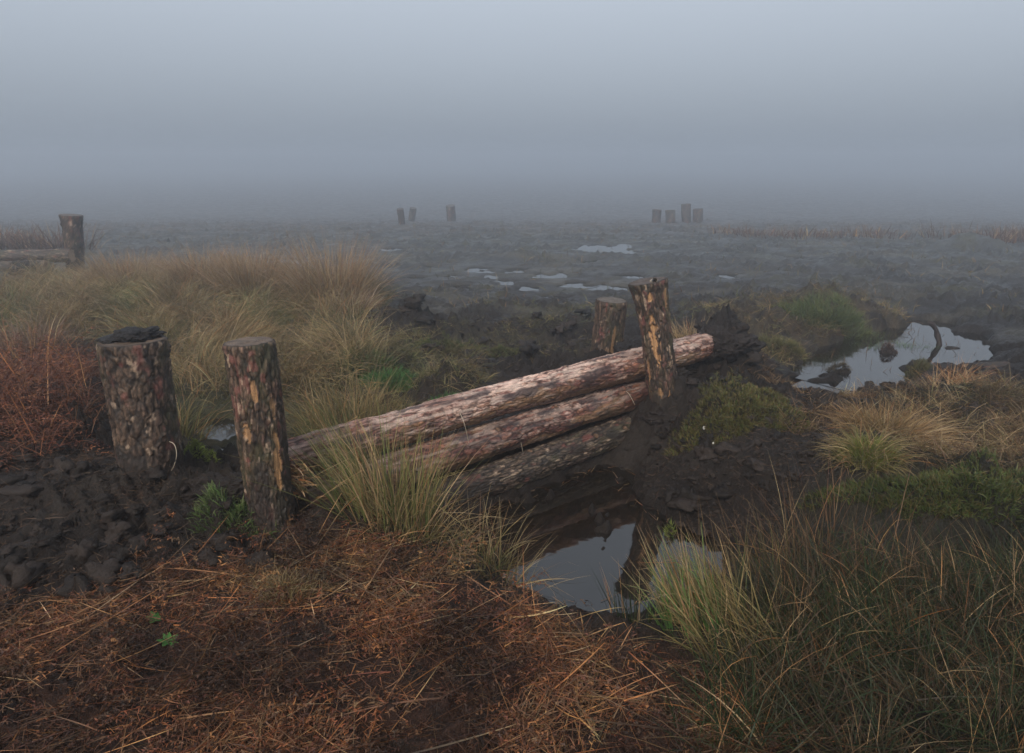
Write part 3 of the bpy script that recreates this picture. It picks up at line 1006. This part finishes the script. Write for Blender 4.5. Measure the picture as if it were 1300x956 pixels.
# brown rush tuft at the right shore
c = G(990, 720, -.03)[:2]
V, o0, me = single("rush_tuft", "dry brown tipped rush tuft rising right of the pool against the mud", "rush tuft", c)
tuft(V, c, .16, 80, .28, .0026, GREEN + BROWN, [(.26, .15, .08), (.14, .08, .045)], tilt=(.1, .9), droop=(.1, .6), az0=R(130), azs=.9)
tuft(V, c, .18, 60, .30, .0026, BROWN, BROWN, tilt=(.2, 1.1), droop=(.2, .9))
finish(V, o0, me)
c = G(1060, 715, -.03)[:2]
V, o0, me = single("rush_tuft", "tall dark red brown rush tuft right of centre with crossed stems", "rush tuft", c)
tuft(V, c, .24, 110, .34, .0024, BROWN, [(.12, .055, .035), (.2, .12, .07)], tilt=(.0, .9), droop=(.05, .7))
finish(V, o0, me)

# tan tussock on the right mud
c = G(1118, 560, .02)[:2]
V, o0, me = single("grass_tussock", "golden tan grass tussock with a raised tip on the right mud", "tussock", c)
tuft(V, c, .13, 900, .21, .003, [(.16, .12, .04), (.2, .13, .05)], [(.36, .22, .10), (.28, .18, .09)], tilt=(.0, 1.2), droop=(.3, 1.5))
tuft(V, c + np.array([.10, -.05]), .12, 500, .26, .003, STRAW, STRAW, tilt=(.8, 1.5), droop=(.4, 1.2), az0=R(-30), azs=.6)
finish(V, o0, me)
c = G(1096, 605, .02)[:2]
V, o0, me = single("grass_tussock", "small domed tussock with mossy green top and hanging tan skirt", "tussock", c)
tuft(V, c, .12, 700, .17, .003, [(.14, .15, .04)], [(.3, .2, .1), (.22, .16, .08)], tilt=(.2, 1.4), droop=(.8, 1.9))
tuft(V, c, .10, 900, .09, .0028, [(.12, .16, .03)], [(.18, .2, .04)], tilt=(.0, .9), droop=(.1, .9))
finish(V, o0, me)
c = G(1205, 494, .02)[:2]
V, o0, me = single("grass_tussock", "flattened orange tan tussock just below the pale pond on the right", "tussock", c)
tuft(V, c, .12, 260, .22, .0036, STRAW, ORANGE, tilt=(.7, 1.5), droop=(.2, .8), az0=R(20), azs=.9)
finish(V, o0, me)
c = G(885, 425, .1)[:2]
V, o0, me = single("grass_tussock", "pale spiky tussock on the skyline of the peat just behind the right posts", "tussock", c)
tuft(V, c, .2, 420, .2, .004, OLIVE + STRAW, STRAW, tilt=(.0, 1.2), droop=(.2, 1.2))
finish(V, o0, me)

# tall moor grass tussocks on the left
spec = [(425, 392, .62, .30, "largest rounded straw tussock at the right end of the left grass bank"),
        (325, 385, .50, .26, "upright brown tussock second from the right end of the left grass bank"),
        (262, 375, .48, .28, "broad grey-brown tussock in the middle skyline of the left grass bank"),
        (165, 370, .46, .30, "wide tussock nearest the lone foggy post in the left grass bank")]
for (px, py, L, r, lab) in spec:
    c = G(px, py, .08)[:2]
    V, o0, me = single("grass_tussock", lab, "tussock", c, "tall tussocks of the left grass bank")
    tuft(V, c, r, 1500, L, .0045, [(.18, .13, .06), (.14, .12, .05)], [(.38, .25, .16), (.28, .19, .12), (.44, .31, .2)], tilt=(0, .8), droop=(.1, .9))
    finish(V, o0, me)
c = G(448, 402, .08)[:2]
V, o0, me = single("grass_tussock", "pale fluffy pinkish grass plume at the foot of the largest tussock", "tussock", c)
tuft(V, c, .16, 700, .24, .004, STRAW, [(.48, .36, .28), (.42, .30, .24)], tilt=(0, 1.1), droop=(.3, 1.4))
finish(V, o0, me)
c = G(40, 425, .15)[:2]
V, o0, me = single("grass_tussock", "grey straw tussock standing behind the rust bracken at the left edge", "tussock", c)
tuft(V, c, .2, 600, .30, .004, BROWN, [(.3, .2, .14), (.24, .16, .12)], tilt=(0, .9), droop=(.2, 1.0))
finish(V, o0, me)
c = G(445, 560, .0)[:2]
V, o0, me = single("grass_tussock", "upright tan rush tussock directly behind the left part of the topmost log", "tussock", c)
tuft(V, c, .22, 700, .34, .0032, [(.10, .10, .035), (.08, .10, .03)], [(.26, .17, .08), (.2, .15, .06)], tilt=(0, .8), droop=(.1, .8))
finish(V, o0, me)
c = G(228, 560, .0)[:2]
V, o0, me = single("grass_tussock", "greenish straw tussock growing between the two left posts", "tussock", c)
tuft(V, c, .13, 300, .24, .003, OLIVE, [(.22, .17, .08), (.14, .14, .05)], tilt=(.1, 1.1), droop=(.2, 1.1))
finish(V, o0, me)


# moss and bilberry clumps
def cushion(label, px, py, z, rx, ry, n, L, pal0, pal1, cat="moss", name="moss_cushion", W=.004, ang=0):
    c = G(px, py, z)[:2]
    V, o0, me = single(name, label, cat, c)
    a = rng.uniform(0, 2 * math.pi, n); q = np.sqrt(rng.random(n))
    n_ = 1 + .25 * np.sin(a * 3 + px) + .15 * np.sin(a * 5)
    ex = rx * q * np.cos(a) * n_; ey = ry * q * np.sin(a) * n_
    p = np.stack([c[0] + ex * math.cos(ang) - ey * math.sin(ang), c[1] + ex * math.sin(ang) + ey * math.cos(ang)], 1)
    root = on_ground(p, -.01)
    root[:, 2] += .05 * (1 - q ** 2)
    c0 = pick(pal0, n); c1 = pick(pal1, n)
    g = sstep(-.2, .3, fbm2(p[:, 0] * 6, p[:, 1] * 6, 3, int(px)))[:, None]
    V.add(root, a + rng.normal(0, 1, n), rng.uniform(0, 1.3, n), L * rng.uniform(.5, 1.3, n), W * rng.uniform(.7, 1.4, n), rng.uniform(0, 1.2, n), c0, c1 * (.7 + .5 * g), 2)
    finish(V, o0, me)


cushion("large green and gold mossy cushion right of the tall scarred post", 940, 527, .06, .40, .27, 15000, .026, [(.06, .07, .02), (.1, .08, .03)], [(.09, .13, .03), (.20, .16, .05), (.16, .11, .045)], ang=.3)
cushion("small bright moss patch in front of the green and gold cushion", 862, 630, -.05, .07, .06, 700, .03, [(.10, .12, .02)], [(.16, .2, .04)])
cushion("feathery green clump left of the twin green hummocks behind the log", 460, 462, .1, .17, .12, 2500, .10, [(.04, .08, .02)], [(.09, .15, .05), (.07, .11, .04)], "bilberry", "bilberry_clump", .006)
cushion("middle dark green clump beside the feathery green clump", 495, 473, .1, .15, .10, 2200, .08, [(.03, .06, .02)], [(.05, .15, .04), (.07, .17, .04)], "bilberry", "bilberry_clump", .006)
cushion("round emerald green hummock just behind the topmost log", 579, 502, .1, .15, .11, 3600, .07, [(.02, .06, .015)], [(.03, .16, .03), (.05, .20, .04)], "bilberry", "bilberry_clump", .006)
cushion("pale green grassy cap of the mound left of the pond", 1065, 392, .15, .55, .24, 5000, .10, [(.06, .08, .03)], [(.12, .17, .06), (.16, .16, .06)])
cushion("green mossy bank at the upper shore of the pond", 1135, 410, .1, .38, .18, 3500, .08, [(.05, .08, .03)], [(.11, .18, .06)])
cushion("small olive hummock at the water edge in the middle of the pond shore", 1157, 473, -.07, .11, .08, 1500, .06, [(.06, .06, .02)], [(.12, .13, .04), (.18, .13, .06)])
cushion("bright yellow-green moss between the two left posts", 246, 592, .05, .10, .05, 1200, .025, [(.12, .15, .03)], [(.22, .26, .05), (.18, .22, .04)])
cushion("green grass patch at the foot of the leaning slim post", 305, 672, .0, .17, .08, 900, .05, [(.05, .08, .02)], [(.12, .2, .06), (.18, .2, .08)])
cushion("pale tan grass tuft lying on the rust litter", 365, 775, .0, .09, .06, 500, .07, [(.2, .14, .06)], [(.36, .28, .15)], "grass tuft", "grass_tuft", .002)
cushion("green mossy patch under the dry tussocks at the right edge", 1230, 640, .05, .55, .20, 11000, .035, [(.05, .07, .015)], [(.08, .12, .03), (.14, .14, .04), (.14, .09, .04)])
cushion("gold-green moss on the low mound behind the right posts", 1000, 425, .1, .3, .15, 1500, .06, [(.08, .08, .03)], [(.18, .16, .06)])
cushion("brown heathery islet at the middle of the pond", 1127, 447, -.09, .07, .05, 400, .025, [(.05, .03, .02)], [(.14, .07, .05), (.08, .05, .035)], "grass tuft", "grass_tuft")
cushion("low brown tuft in the near part of the pond", 1062, 469, -.09, .12, .06, 500, .04, [(.05, .04, .025)], [(.12, .09, .05)], "grass tuft", "grass_tuft")

cushion("low olive moss patch on the dug peat beyond the emerald hummock", 560, 438, .05, .30, .14, 2600, .035, [(.05, .06, .02)], [(.10, .14, .04), (.14, .13, .05)])
cushion("small olive moss patch farther right on the dug peat left of the short post", 640, 452, .0, .22, .09, 1500, .03, [(.05, .06, .02)], [(.10, .13, .04), (.15, .12, .05)])

# little green plant
for (px, py, lab) in ((198, 792, "little green leafy seedling among the rust litter"), (214, 823, "lower single green leaf below the leafy seedling")):
    g = G(px, py, .02); g[2] = height(g[:1], g[1:2])[0]
    V = Veg(); n = 7
    V.add(np.tile(g + [0, 0, .015], (n, 1)), np.arange(n) * 2.4, rng.uniform(.8, 1.4, n), .035, .02, .5, (.05, .15, .03), (.07, .2, .04), 4, twist=0.0, taper=3)
    o = V.build("seedling", M_grass, g)
    tag(o, lab, "seedling")


# ------------------------------------------------------------------ vegetation: masses
def fronds(V, root, az, tilt, L, droop, npin, pal, leaf=8, W=.004):
    N = len(root)
    c = pick(pal, N)
    V.add(root, az, tilt, L, np.full(N, W), droop, c * .8, c, 6)
    seg = 6
    # sample the same curve for the pinnae
    for j in range(npin):
        t = .18 + .8 * j / npin
        p = root.copy()
        steps = 12
        for k in range(int(t * steps)):
            th = tilt + droop * (k / steps)
            p = p + np.stack([np.cos(az) * np.sin(th), np.sin(az) * np.sin(th), np.cos(th)], 1) * (L / steps)[:, None]
        th = tilt + droop * t
        for sgn in (-1, 1):
            paz = az + sgn * rng.uniform(.7, 1.5, N)
            pl = L * .34 * (1 - t) ** .75 * rng.uniform(.5, 1.1, N) + .01
            pt = rng.uniform(1.0, 2.0, N); pd = rng.uniform(-.5, 1.8, N)
            cc = pick(pal, N)
            V.add(p, paz, pt, pl, np.full(N, .0018), pd, cc * .7, cc, 3)
            for m in range(leaf):
                tm = (m + .7) / leaf
                d = np.stack([np.cos(paz) * np.sin(pt + pd * tm * .5), np.sin(paz) * np.sin(pt + pd * tm * .5), np.cos(pt + pd * tm * .5)], 1)
                q = p + d * (pl * tm)[:, None]
                V.add(q, paz + (1 if m % 2 else -1) * rng.uniform(.6, 1.6, N), rng.uniform(.9, 2.3, N), .26 * pl * (1 - .6 * tm) + .004,
                      np.full(N, .0042), rng.uniform(-1, 2, N), cc * .8, cc * 1.1, 2)


# dead bracken thicket
BRK = [(.22, .075, .035), (.16, .052, .028), (.27, .11, .05), (.11, .04, .025)]
V = Veg()
poly = poly_px([(-260, 470), (30, 462), (90, 470), (122, 510), (125, 560), (60, 590), (-260, 620)], .1)
p = in_poly(420, poly)
r_ = on_ground(p); N = len(r_)
fronds(V, r_, rng.uniform(0, 6.28, N), rng.uniform(.0, 1.2, N), rng.uniform(.3, .6, N), rng.uniform(.6, 1.9, N), 9, BRK, 6)
p = in_poly(4000, poly); r_ = on_ground(p, .02); N = len(r_)
V.add(r_, rng.uniform(0, 6.28, N), rng.uniform(.4, 1.5, N), rng.uniform(.1, .3, N), .003, rng.uniform(-.5, 1.5, N), pick(BRK, N), pick(BRK + BROWN, N), 4)
p = in_poly(160, poly); r_ = on_ground(p, .1); N = len(r_)
V.add(r_, rng.uniform(0, 6.28, N), rng.uniform(.1, .9, N), rng.uniform(.15, .35, N), .004, rng.uniform(-.4, .6, N), pick(ORANGE, N), pick(ORANGE, N), 5)
o = V.build("dead_bracken", M_litter, patch=.45)
tag(o, "thicket of dead rust red bracken left of the thick post", "bracken", kind="stuff")

# bracken and straw litter in the foreground
V = Veg()
plit = poly_px([(-380, 790), (40, 775), (200, 735), (330, 715), (400, 665), (470, 700), (620, 750), (700, 798), (830, 850), (960, 880), (1000, 1040), (-380, 1040)], 0)
dn = lambda x, y: .10 + .90 * sstep(-.2, .35, fbm2(x * 3, y * 3, 4, 300))
p = dry(in_poly(26000, plit, dn), .02); r_ = on_ground(p, .004); N = len(r_)
hz = rng.random(N)
r_[:, 2] += .03 * hz ** 2
V.add(r_, rng.uniform(0, 6.28, N), rng.normal(1.5, .24, N), rng.uniform(.02, .09, N), rng.uniform(.001, .0028, N), rng.normal(0, .5, N), pick(RUST + BROWN, N), pick(RUST + BROWN, N), 3)
N2 = 1300
p = dry(in_poly(N2, plit, dn), .02); r_ = on_ground(p, .012); N = len(r_)
V.add(r_, rng.normal(.5, 1.0, N), rng.normal(1.5, .10, N), rng.uniform(.08, .30, N), rng.uniform(.0014, .0036, N), rng.normal(.05, .25, N), pick(ORANGE + RUST, N), pick(ORANGE + STRAW, N), 5, taper=4)
p = dry(in_poly(110, plit), .02); r_ = on_ground(p, .02); N = len(r_)
fronds(V, r_, rng.uniform(0, 6.28, N), rng.normal(1.45, .12, N), rng.uniform(.28, .45, N), rng.normal(.12, .2, N), 11, RUST + BROWN, 7, W=.0045)
p = dry(in_poly(500, plit, dn), .02); r_ = on_ground(p, .01); N = len(r_)
fronds(V, r_, rng.uniform(0, 6.28, N), rng.normal(1.45, .15, N), rng.uniform(.12, .28, N), rng.normal(.1, .3, N), 7, RUST + [(.14, .05, .03)], 4, W=.003)
o = V.build("bracken_litter", M_litter, patch=.62)
tag(o, "rust and orange litter of dead bracken stems and straw in the foreground", "litter", kind="stuff")

FIB = [(.05, .03, .02), (.03, .02, .015), (.09, .05, .03), (.12, .075, .045)]
# sparse straw on the peat between
V = Veg()
pm = poly_px([(-300, 600), (150, 600), (300, 640), (420, 640), (500, 720), (300, 740), (-300, 800)], 0)
p = dry(in_poly(8000, pm, lambda x, y: .2 + .8 * sstep(0, .35, fbm2(x * 2.2, y * 2.2, 3, 310)))); r_ = on_ground(p, .004); N = len(r_)
V.add(r_, rng.uniform(0, 6.28, N), rng.normal(1.45, .2, N), rng.uniform(.015, .08, N), rng.uniform(.001, .0024, N), rng.normal(0, .7, N), pick(FIB, N), pick(FIB + BROWN, N), 3)
pm = poly_px([(800, 560), (860, 520), (1000, 560), (1080, 500), (1300, 500), (1300, 620), (1060, 620), (900, 690), (860, 650)], 0)
p = dry(in_poly(6000, pm), .01); r_ = on_ground(p, .004); N = len(r_)
V.add(r_, rng.uniform(0, 6.28, N), rng.normal(1.45, .2, N), rng.uniform(.015, .08, N), rng.uniform(.001, .0024, N), rng.normal(0, .7, N), pick(FIB, N), pick(FIB + BROWN, N), 3)
o = V.build("straw_litter", M_litter)
tag(o, "thin scattered straw lying on the black peat", "straw", kind="stuff")

V = Veg()
p = in_poly(420, POOL); k = sdist(p[:, 0], p[:, 1], POOL) > -.16 * rng.random(len(p)) - .03; p = p[k]; N = len(p)
V.add(np.stack([p[:, 0], p[:, 1], np.full(N, ZP + .004)], 1), rng.uniform(0, 6.28, N), np.full(N, 1.55), rng.uniform(.03, .12, N), .003, rng.normal(0, .04, N), pick(BROWN + RUST, N), pick(STRAW + BROWN, N), 3, twist=0.0)
p = in_poly(90, POND); N = len(p)
V.add(np.stack([p[:, 0], p[:, 1], np.full(N, ZB - .01)], 1), rng.uniform(0, 6.28, N), rng.uniform(.1, 1.5, N), rng.uniform(.03, .12, N), .004, rng.normal(0, .4, N), pick(BROWN, N), pick(BROWN, N), 3)
o = V.build("floating_straw", M_litter)
tag(o, "brown straw floating along the edges of the pool and standing in the pond", "straw", kind="stuff")

# left moor grass
V = Veg()
pl = poly_px([(-60, 372), (130, 352), (300, 350), (470, 372), (500, 410), (470, 440), (480, 520), (420, 560), (350, 560), (335, 520), (245, 515), (215, 480), (120, 430), (-60, 420)], .05)
cl = dry(in_poly(185, pl, lambda x, y: .25 + .75 * sstep(-.3, .2, fbm2(x * 1.3, y * 1.3, 3, 350))), .05)
pu = G(288, 547, -.04)[:2]
cl = cl[(np.hypot(cl[:, 0] - pu[0], cl[:, 1] - pu[1]) > .5)]
for c in cl:
    d = c[1]
    L = rng.uniform(.26, .44); a0 = rng.uniform(0, 6.28)
    g = fbm2(c[:1] * 1.2, c[1:2] * 1.2, 2, 320)[0]
    pal0 = OLIVE if g < .1 else GREEN + OLIVE
    pal1 = STRAW + [(.25, .17, .10)] if g < .15 else [(.2, .18, .07), (.14, .14, .05), (.28, .2, .1)]
    tuft(V, c, rng.uniform(.12, .26), 230, L, .0036, pal0, pal1, tilt=(.2, 1.3), droop=(.5, 1.7), az0=a0, azs=1.0)
p = dry(in_poly(10000, pl, lambda x, y: .15 + .85 * sstep(-.2, .3, fbm2(x * 1.9, y * 1.9, 3, 352))), .03)
p = p[np.hypot(p[:, 0] - pu[0], p[:, 1] - pu[1]) > .22]; r_ = on_ground(p, -.005); N = len(r_)
V.add(r_, rng.uniform(0, 6.28, N), rng.uniform(.3, 1.5, N), rng.uniform(.08, .22, N), .0034, rng.uniform(.2, 1.2, N), pick(OLIVE + BROWN, N), pick(STRAW + OLIVE, N), 3)
o = V.build("moor_grass", M_grass, patch=.35)
tag(o, "bank of long arching straw and olive moor grass on the left", "grass", kind="stuff")

# grass behind the log and on the right mounds
V = Veg()
for poly, n, L, p0, p1, k in (
        ([(430, 440), (560, 430), (640, 470), (600, 510), (500, 540), (450, 530)], 5000, .12, OLIVE, STRAW + OLIVE, 0),
        ([(500, 430), (760, 400), (780, 450), (640, 470)], 2600, .07, OLIVE, STRAW + BROWN + OLIVE, -.05),
        ([(600, 395), (900, 385), (900, 420), (600, 430)], 2600, .07, OLIVE, OLIVE + BROWN, .0),
        ([(880, 400), (1000, 378), (1090, 376), (1170, 405), (1100, 430), (1040, 440), (1000, 480), (930, 460)], 6500, .10, OLIVE + BROWN, STRAW + OLIVE, 0),
        ([(980, 520), (1110, 490), (1200, 480), (1320, 490), (1320, 520), (1100, 560), (1000, 560)], 3800, .10, BROWN, STRAW + BROWN, 0),
        ([(1060, 560), (1150, 515), (1330, 515), (1400, 640), (1180, 620)], 7500, .15, BROWN + OLIVE, STRAW + BROWN, -.5),
        ([(900, 470), (960, 450), (1020, 500), (960, 515)], 1400, .08, BROWN, BROWN + STRAW, 0)):
    pp = poly_px(poly, 0)
    p = dry(in_poly(n, pp, lambda x, y: .04 + .96 * sstep(-.1 + k, .3 + k, fbm2(x * 2.4, y * 2.4, 3, 330))), .02)
    r_ = on_ground(p, -.005); N = len(r_)
    V.add(r_, rng.uniform(0, 6.28, N), rng.uniform(.4, 1.6, N), L * rng.uniform(.5, 1.5, N), .0032, rng.uniform(.1, 1.2, N), pick(p0, N), pick(p1, N), 3)
o = V.build("rough_grass", M_grass, patch=.45)
tag(o, "patchy matted tan grass on the mounds behind the dam and on the right", "grass", kind="stuff")

# rush bed bottom right
V = Veg()
prb = poly_px([(915, 900), (925, 800), (980, 745), (1050, 730), (1200, 730), (1320, 720), (1500, 740), (1500, 1000), (880, 1000)], 0)
for c in in_poly(100, prb):
    g = rng.random()
    tuft(V, c, rng.uniform(.06, .16), int(rng.uniform(30, 110)), rng.uniform(.12, .27), .0026, [(.008, .02, .007), (.016, .03, .01)],
         [(.02, .055, .014), (.05, .07, .022), (.025, .04, .014)] if g < .5 else [(.11, .06, .035), (.06, .033, .02), (.035, .04, .018)],
         tilt=(.05, 1.4), droop=(.1, 1.1), az0=rng.normal(R(125), 1.0), azs=1.1)
p = in_poly(9000, prb); r_ = on_ground(p, 0); N = len(r_)
V.add(r_, rng.uniform(0, 6.28, N), rng.uniform(.5, 1.6, N), rng.uniform(.08, .28, N), .0028, rng.uniform(-.2, .9, N), pick([(.05, .03, .018), (.02, .035, .012)], N), pick([(.07, .045, .025), (.16, .09, .045), (.03, .05, .02)], N), 3)
o = V.build("rush_bed", M_grass)
tag(o, "dense dark green and brown rush bed filling the bottom right", "rushes", kind="stuff")

# far moor: sparse blades and heather in the fog
V = Veg()
x = rng.uniform(-14, 14, 30000); y = 6.6 + 16 * rng.random(30000) ** 1.3
k = rng.random(30000) < sstep(-.15, .35, fbm2(x * .9, y * .9, 3, 340)) * .8 + .05
p = dry(np.stack([x[k], y[k]], 1), .01); r_ = on_ground(p, -.01); N = len(r_)
V.add(r_, rng.uniform(0, 6.28, N), rng.uniform(0, 1.4, N), rng.uniform(.05, .16, N), .007, rng.uniform(.1, 1, N), pick(OLIVE + BROWN, N), pick(OLIVE + STRAW, N), 2)
o = V.build("bog_grass", M_grass)
tag(o, "thin dull grass scattered over the far foggy mud", "grass", kind="stuff")
V = Veg()
for (px, py, w, n, L) in ((1080, 290, 170, 8, .2), (1240, 300, 90, 8, .3), (20, 312, 90, 10, .4)):
    for i in range(n):
        c = G(px + rng.uniform(-w, w), py + rng.uniform(-4, 8), 0)[:2]
        tuft(V, c, .5, 110, L, .012, [(.07, .04, .03)], [(.16, .085, .06), (.13, .09, .06)], tilt=(0, .9), droop=(.1, .8), seg=3)
o = V.build("heather", M_litter)
tag(o, "reddish heather and dead grass fading into the fog at the skyline", "heather", kind="stuff")

# ------------------------------------------------------------------ haze
m, nt, out = mat_new("ground_fog")
pv = nt.nodes.new("ShaderNodeVolumePrincipled")
pv.inputs["Color"].default_value = (0.90, 0.94, 0.99, 1)
pv.inputs["Density"].default_value = 0.026
pv.inputs["Anisotropy"].default_value = 0.8
nt.links.new(pv.outputs["Volume"], out.inputs["Volume"])
x0, x1, y0, y1, z0, z1 = -202, 202, -14, 174, -3.6, 2.7
v = [(x0, y0, z0), (x1, y0, z0), (x1, y1, z0), (x0, y1, z0), (x0, y0, z1), (x1, y0, z1), (x1, y1, z1), (x0, y1, z1)]
f = [(3, 2, 1, 0), (4, 5, 6, 7), (0, 1, 5, 4), (1, 2, 6, 5), (2, 3, 7, 6), (3, 0, 4, 7)]
o = mesh_np("haze", v, f, m)
tag(o, "thick grey blue ground fog over the whole bog", None, kind="stuff")

# ------------------------------------------------------------------ sky, sun, camera
w = bpy.data.worlds.new("World"); scene.world = w; w.use_nodes = True
nt = w.node_tree; nt.nodes.clear()
SUN_EL, SUN_AZ = R(42), R(200)     # azimuth clockwise from +Y
sky = nt.nodes.new("ShaderNodeTexSky"); sky.sky_type = 'NISHITA'; sky.sun_disc = False
sky.sun_elevation = SUN_EL; sky.sun_rotation = SUN_AZ
sky.air_density = 1.0; sky.dust_density = 4.0; sky.ozone_density = 1.0
hs = nt.nodes.new("ShaderNodeHueSaturation"); hs.inputs["Saturation"].default_value = 0.35
mx = nt.nodes.new("ShaderNodeMix"); mx.data_type = 'RGBA'; mx.inputs["Factor"].default_value = 0.75
mx.inputs["B"].default_value = (5.2, 5.85, 6.75, 1)
bg = nt.nodes.new("ShaderNodeBackground"); bg.inputs["Strength"].default_value = 0.12
wo = nt.nodes.new("ShaderNodeOutputWorld")
nt.links.new(sky.outputs["Color"], hs.inputs["Color"]); nt.links.new(hs.outputs["Color"], mx.inputs["A"])
# the fog bank above is thinner overhead: the sky brightens with elevation
geo = nt.nodes.new("ShaderNodeTexCoord"); sx = nt.nodes.new("ShaderNodeSeparateXYZ")
nt.links.new(geo.outputs["Generated"], sx.inputs["Vector"])
rp = nt.nodes.new("ShaderNodeValToRGB"); rp.color_ramp.interpolation = 'LINEAR'
rp.color_ramp.elements[0].position = 0.0; rp.color_ramp.elements[0].color = (.50, .515, .53, 1)
rp.color_ramp.elements[1].position = 0.26; rp.color_ramp.elements[1].color = (1, 1, 1, 1)
nt.links.new(sx.outputs["Z"], rp.inputs["Fac"])
mg = nt.nodes.new("ShaderNodeMix"); mg.data_type = 'RGBA'; mg.blend_type = 'MULTIPLY'; mg.inputs["Factor"].default_value = 1.0
nt.links.new(mx.outputs["Result"], mg.inputs["A"]); nt.links.new(rp.outputs["Color"], mg.inputs["B"])
nt.links.new(mg.outputs["Result"], bg.inputs["Color"]); nt.links.new(bg.outputs["Background"], wo.inputs["Surface"])

ld = bpy.data.lights.new("sun", 'SUN'); ld.energy = 2.5; ld.angle = R(12); ld.color = (1, .90, .78)
lo = bpy.data.objects.new("sun", ld); COL.objects.link(lo)
from mathutils import Vector
sd = Vector((math.sin(SUN_AZ) * math.cos(SUN_EL), math.cos(SUN_AZ) * math.cos(SUN_EL), math.sin(SUN_EL)))
lo.rotation_euler = (-sd).to_track_quat('-Z', 'Y').to_euler()
lo.location = (0, 0, 8)

cd = bpy.data.cameras.new("camera"); cd.sensor_width = 36; cd.lens = 36 * F / 1300
cd.shift_y = -(478 - CY) / 1300
cd.clip_start = .05; cd.clip_end = 1000
co = bpy.data.objects.new("camera", cd); COL.objects.link(co)
co.location = (0, 0, CAMH); co.rotation_euler = (R(90) - PITCH, 0, 0)
scene.camera = co

scene.render.engine = 'CYCLES'
cy = scene.cycles
cy.use_denoising = True
try:
    cy.denoiser = 'OPENIMAGEDENOISE'
    cy.denoising_input_passes = 'RGB_ALBEDO_NORMAL'
except Exception:
    pass
cy.max_bounces = 8; cy.diffuse_bounces = 3; cy.glossy_bounces = 3; cy.volume_bounces = 3
cy.transparent_max_bounces = 4
scene.view_settings.view_transform = 'Standard'
scene.view_settings.look = 'None'
scene.view_settings.gamma = 1
scene.view_settings.exposure = 0.0
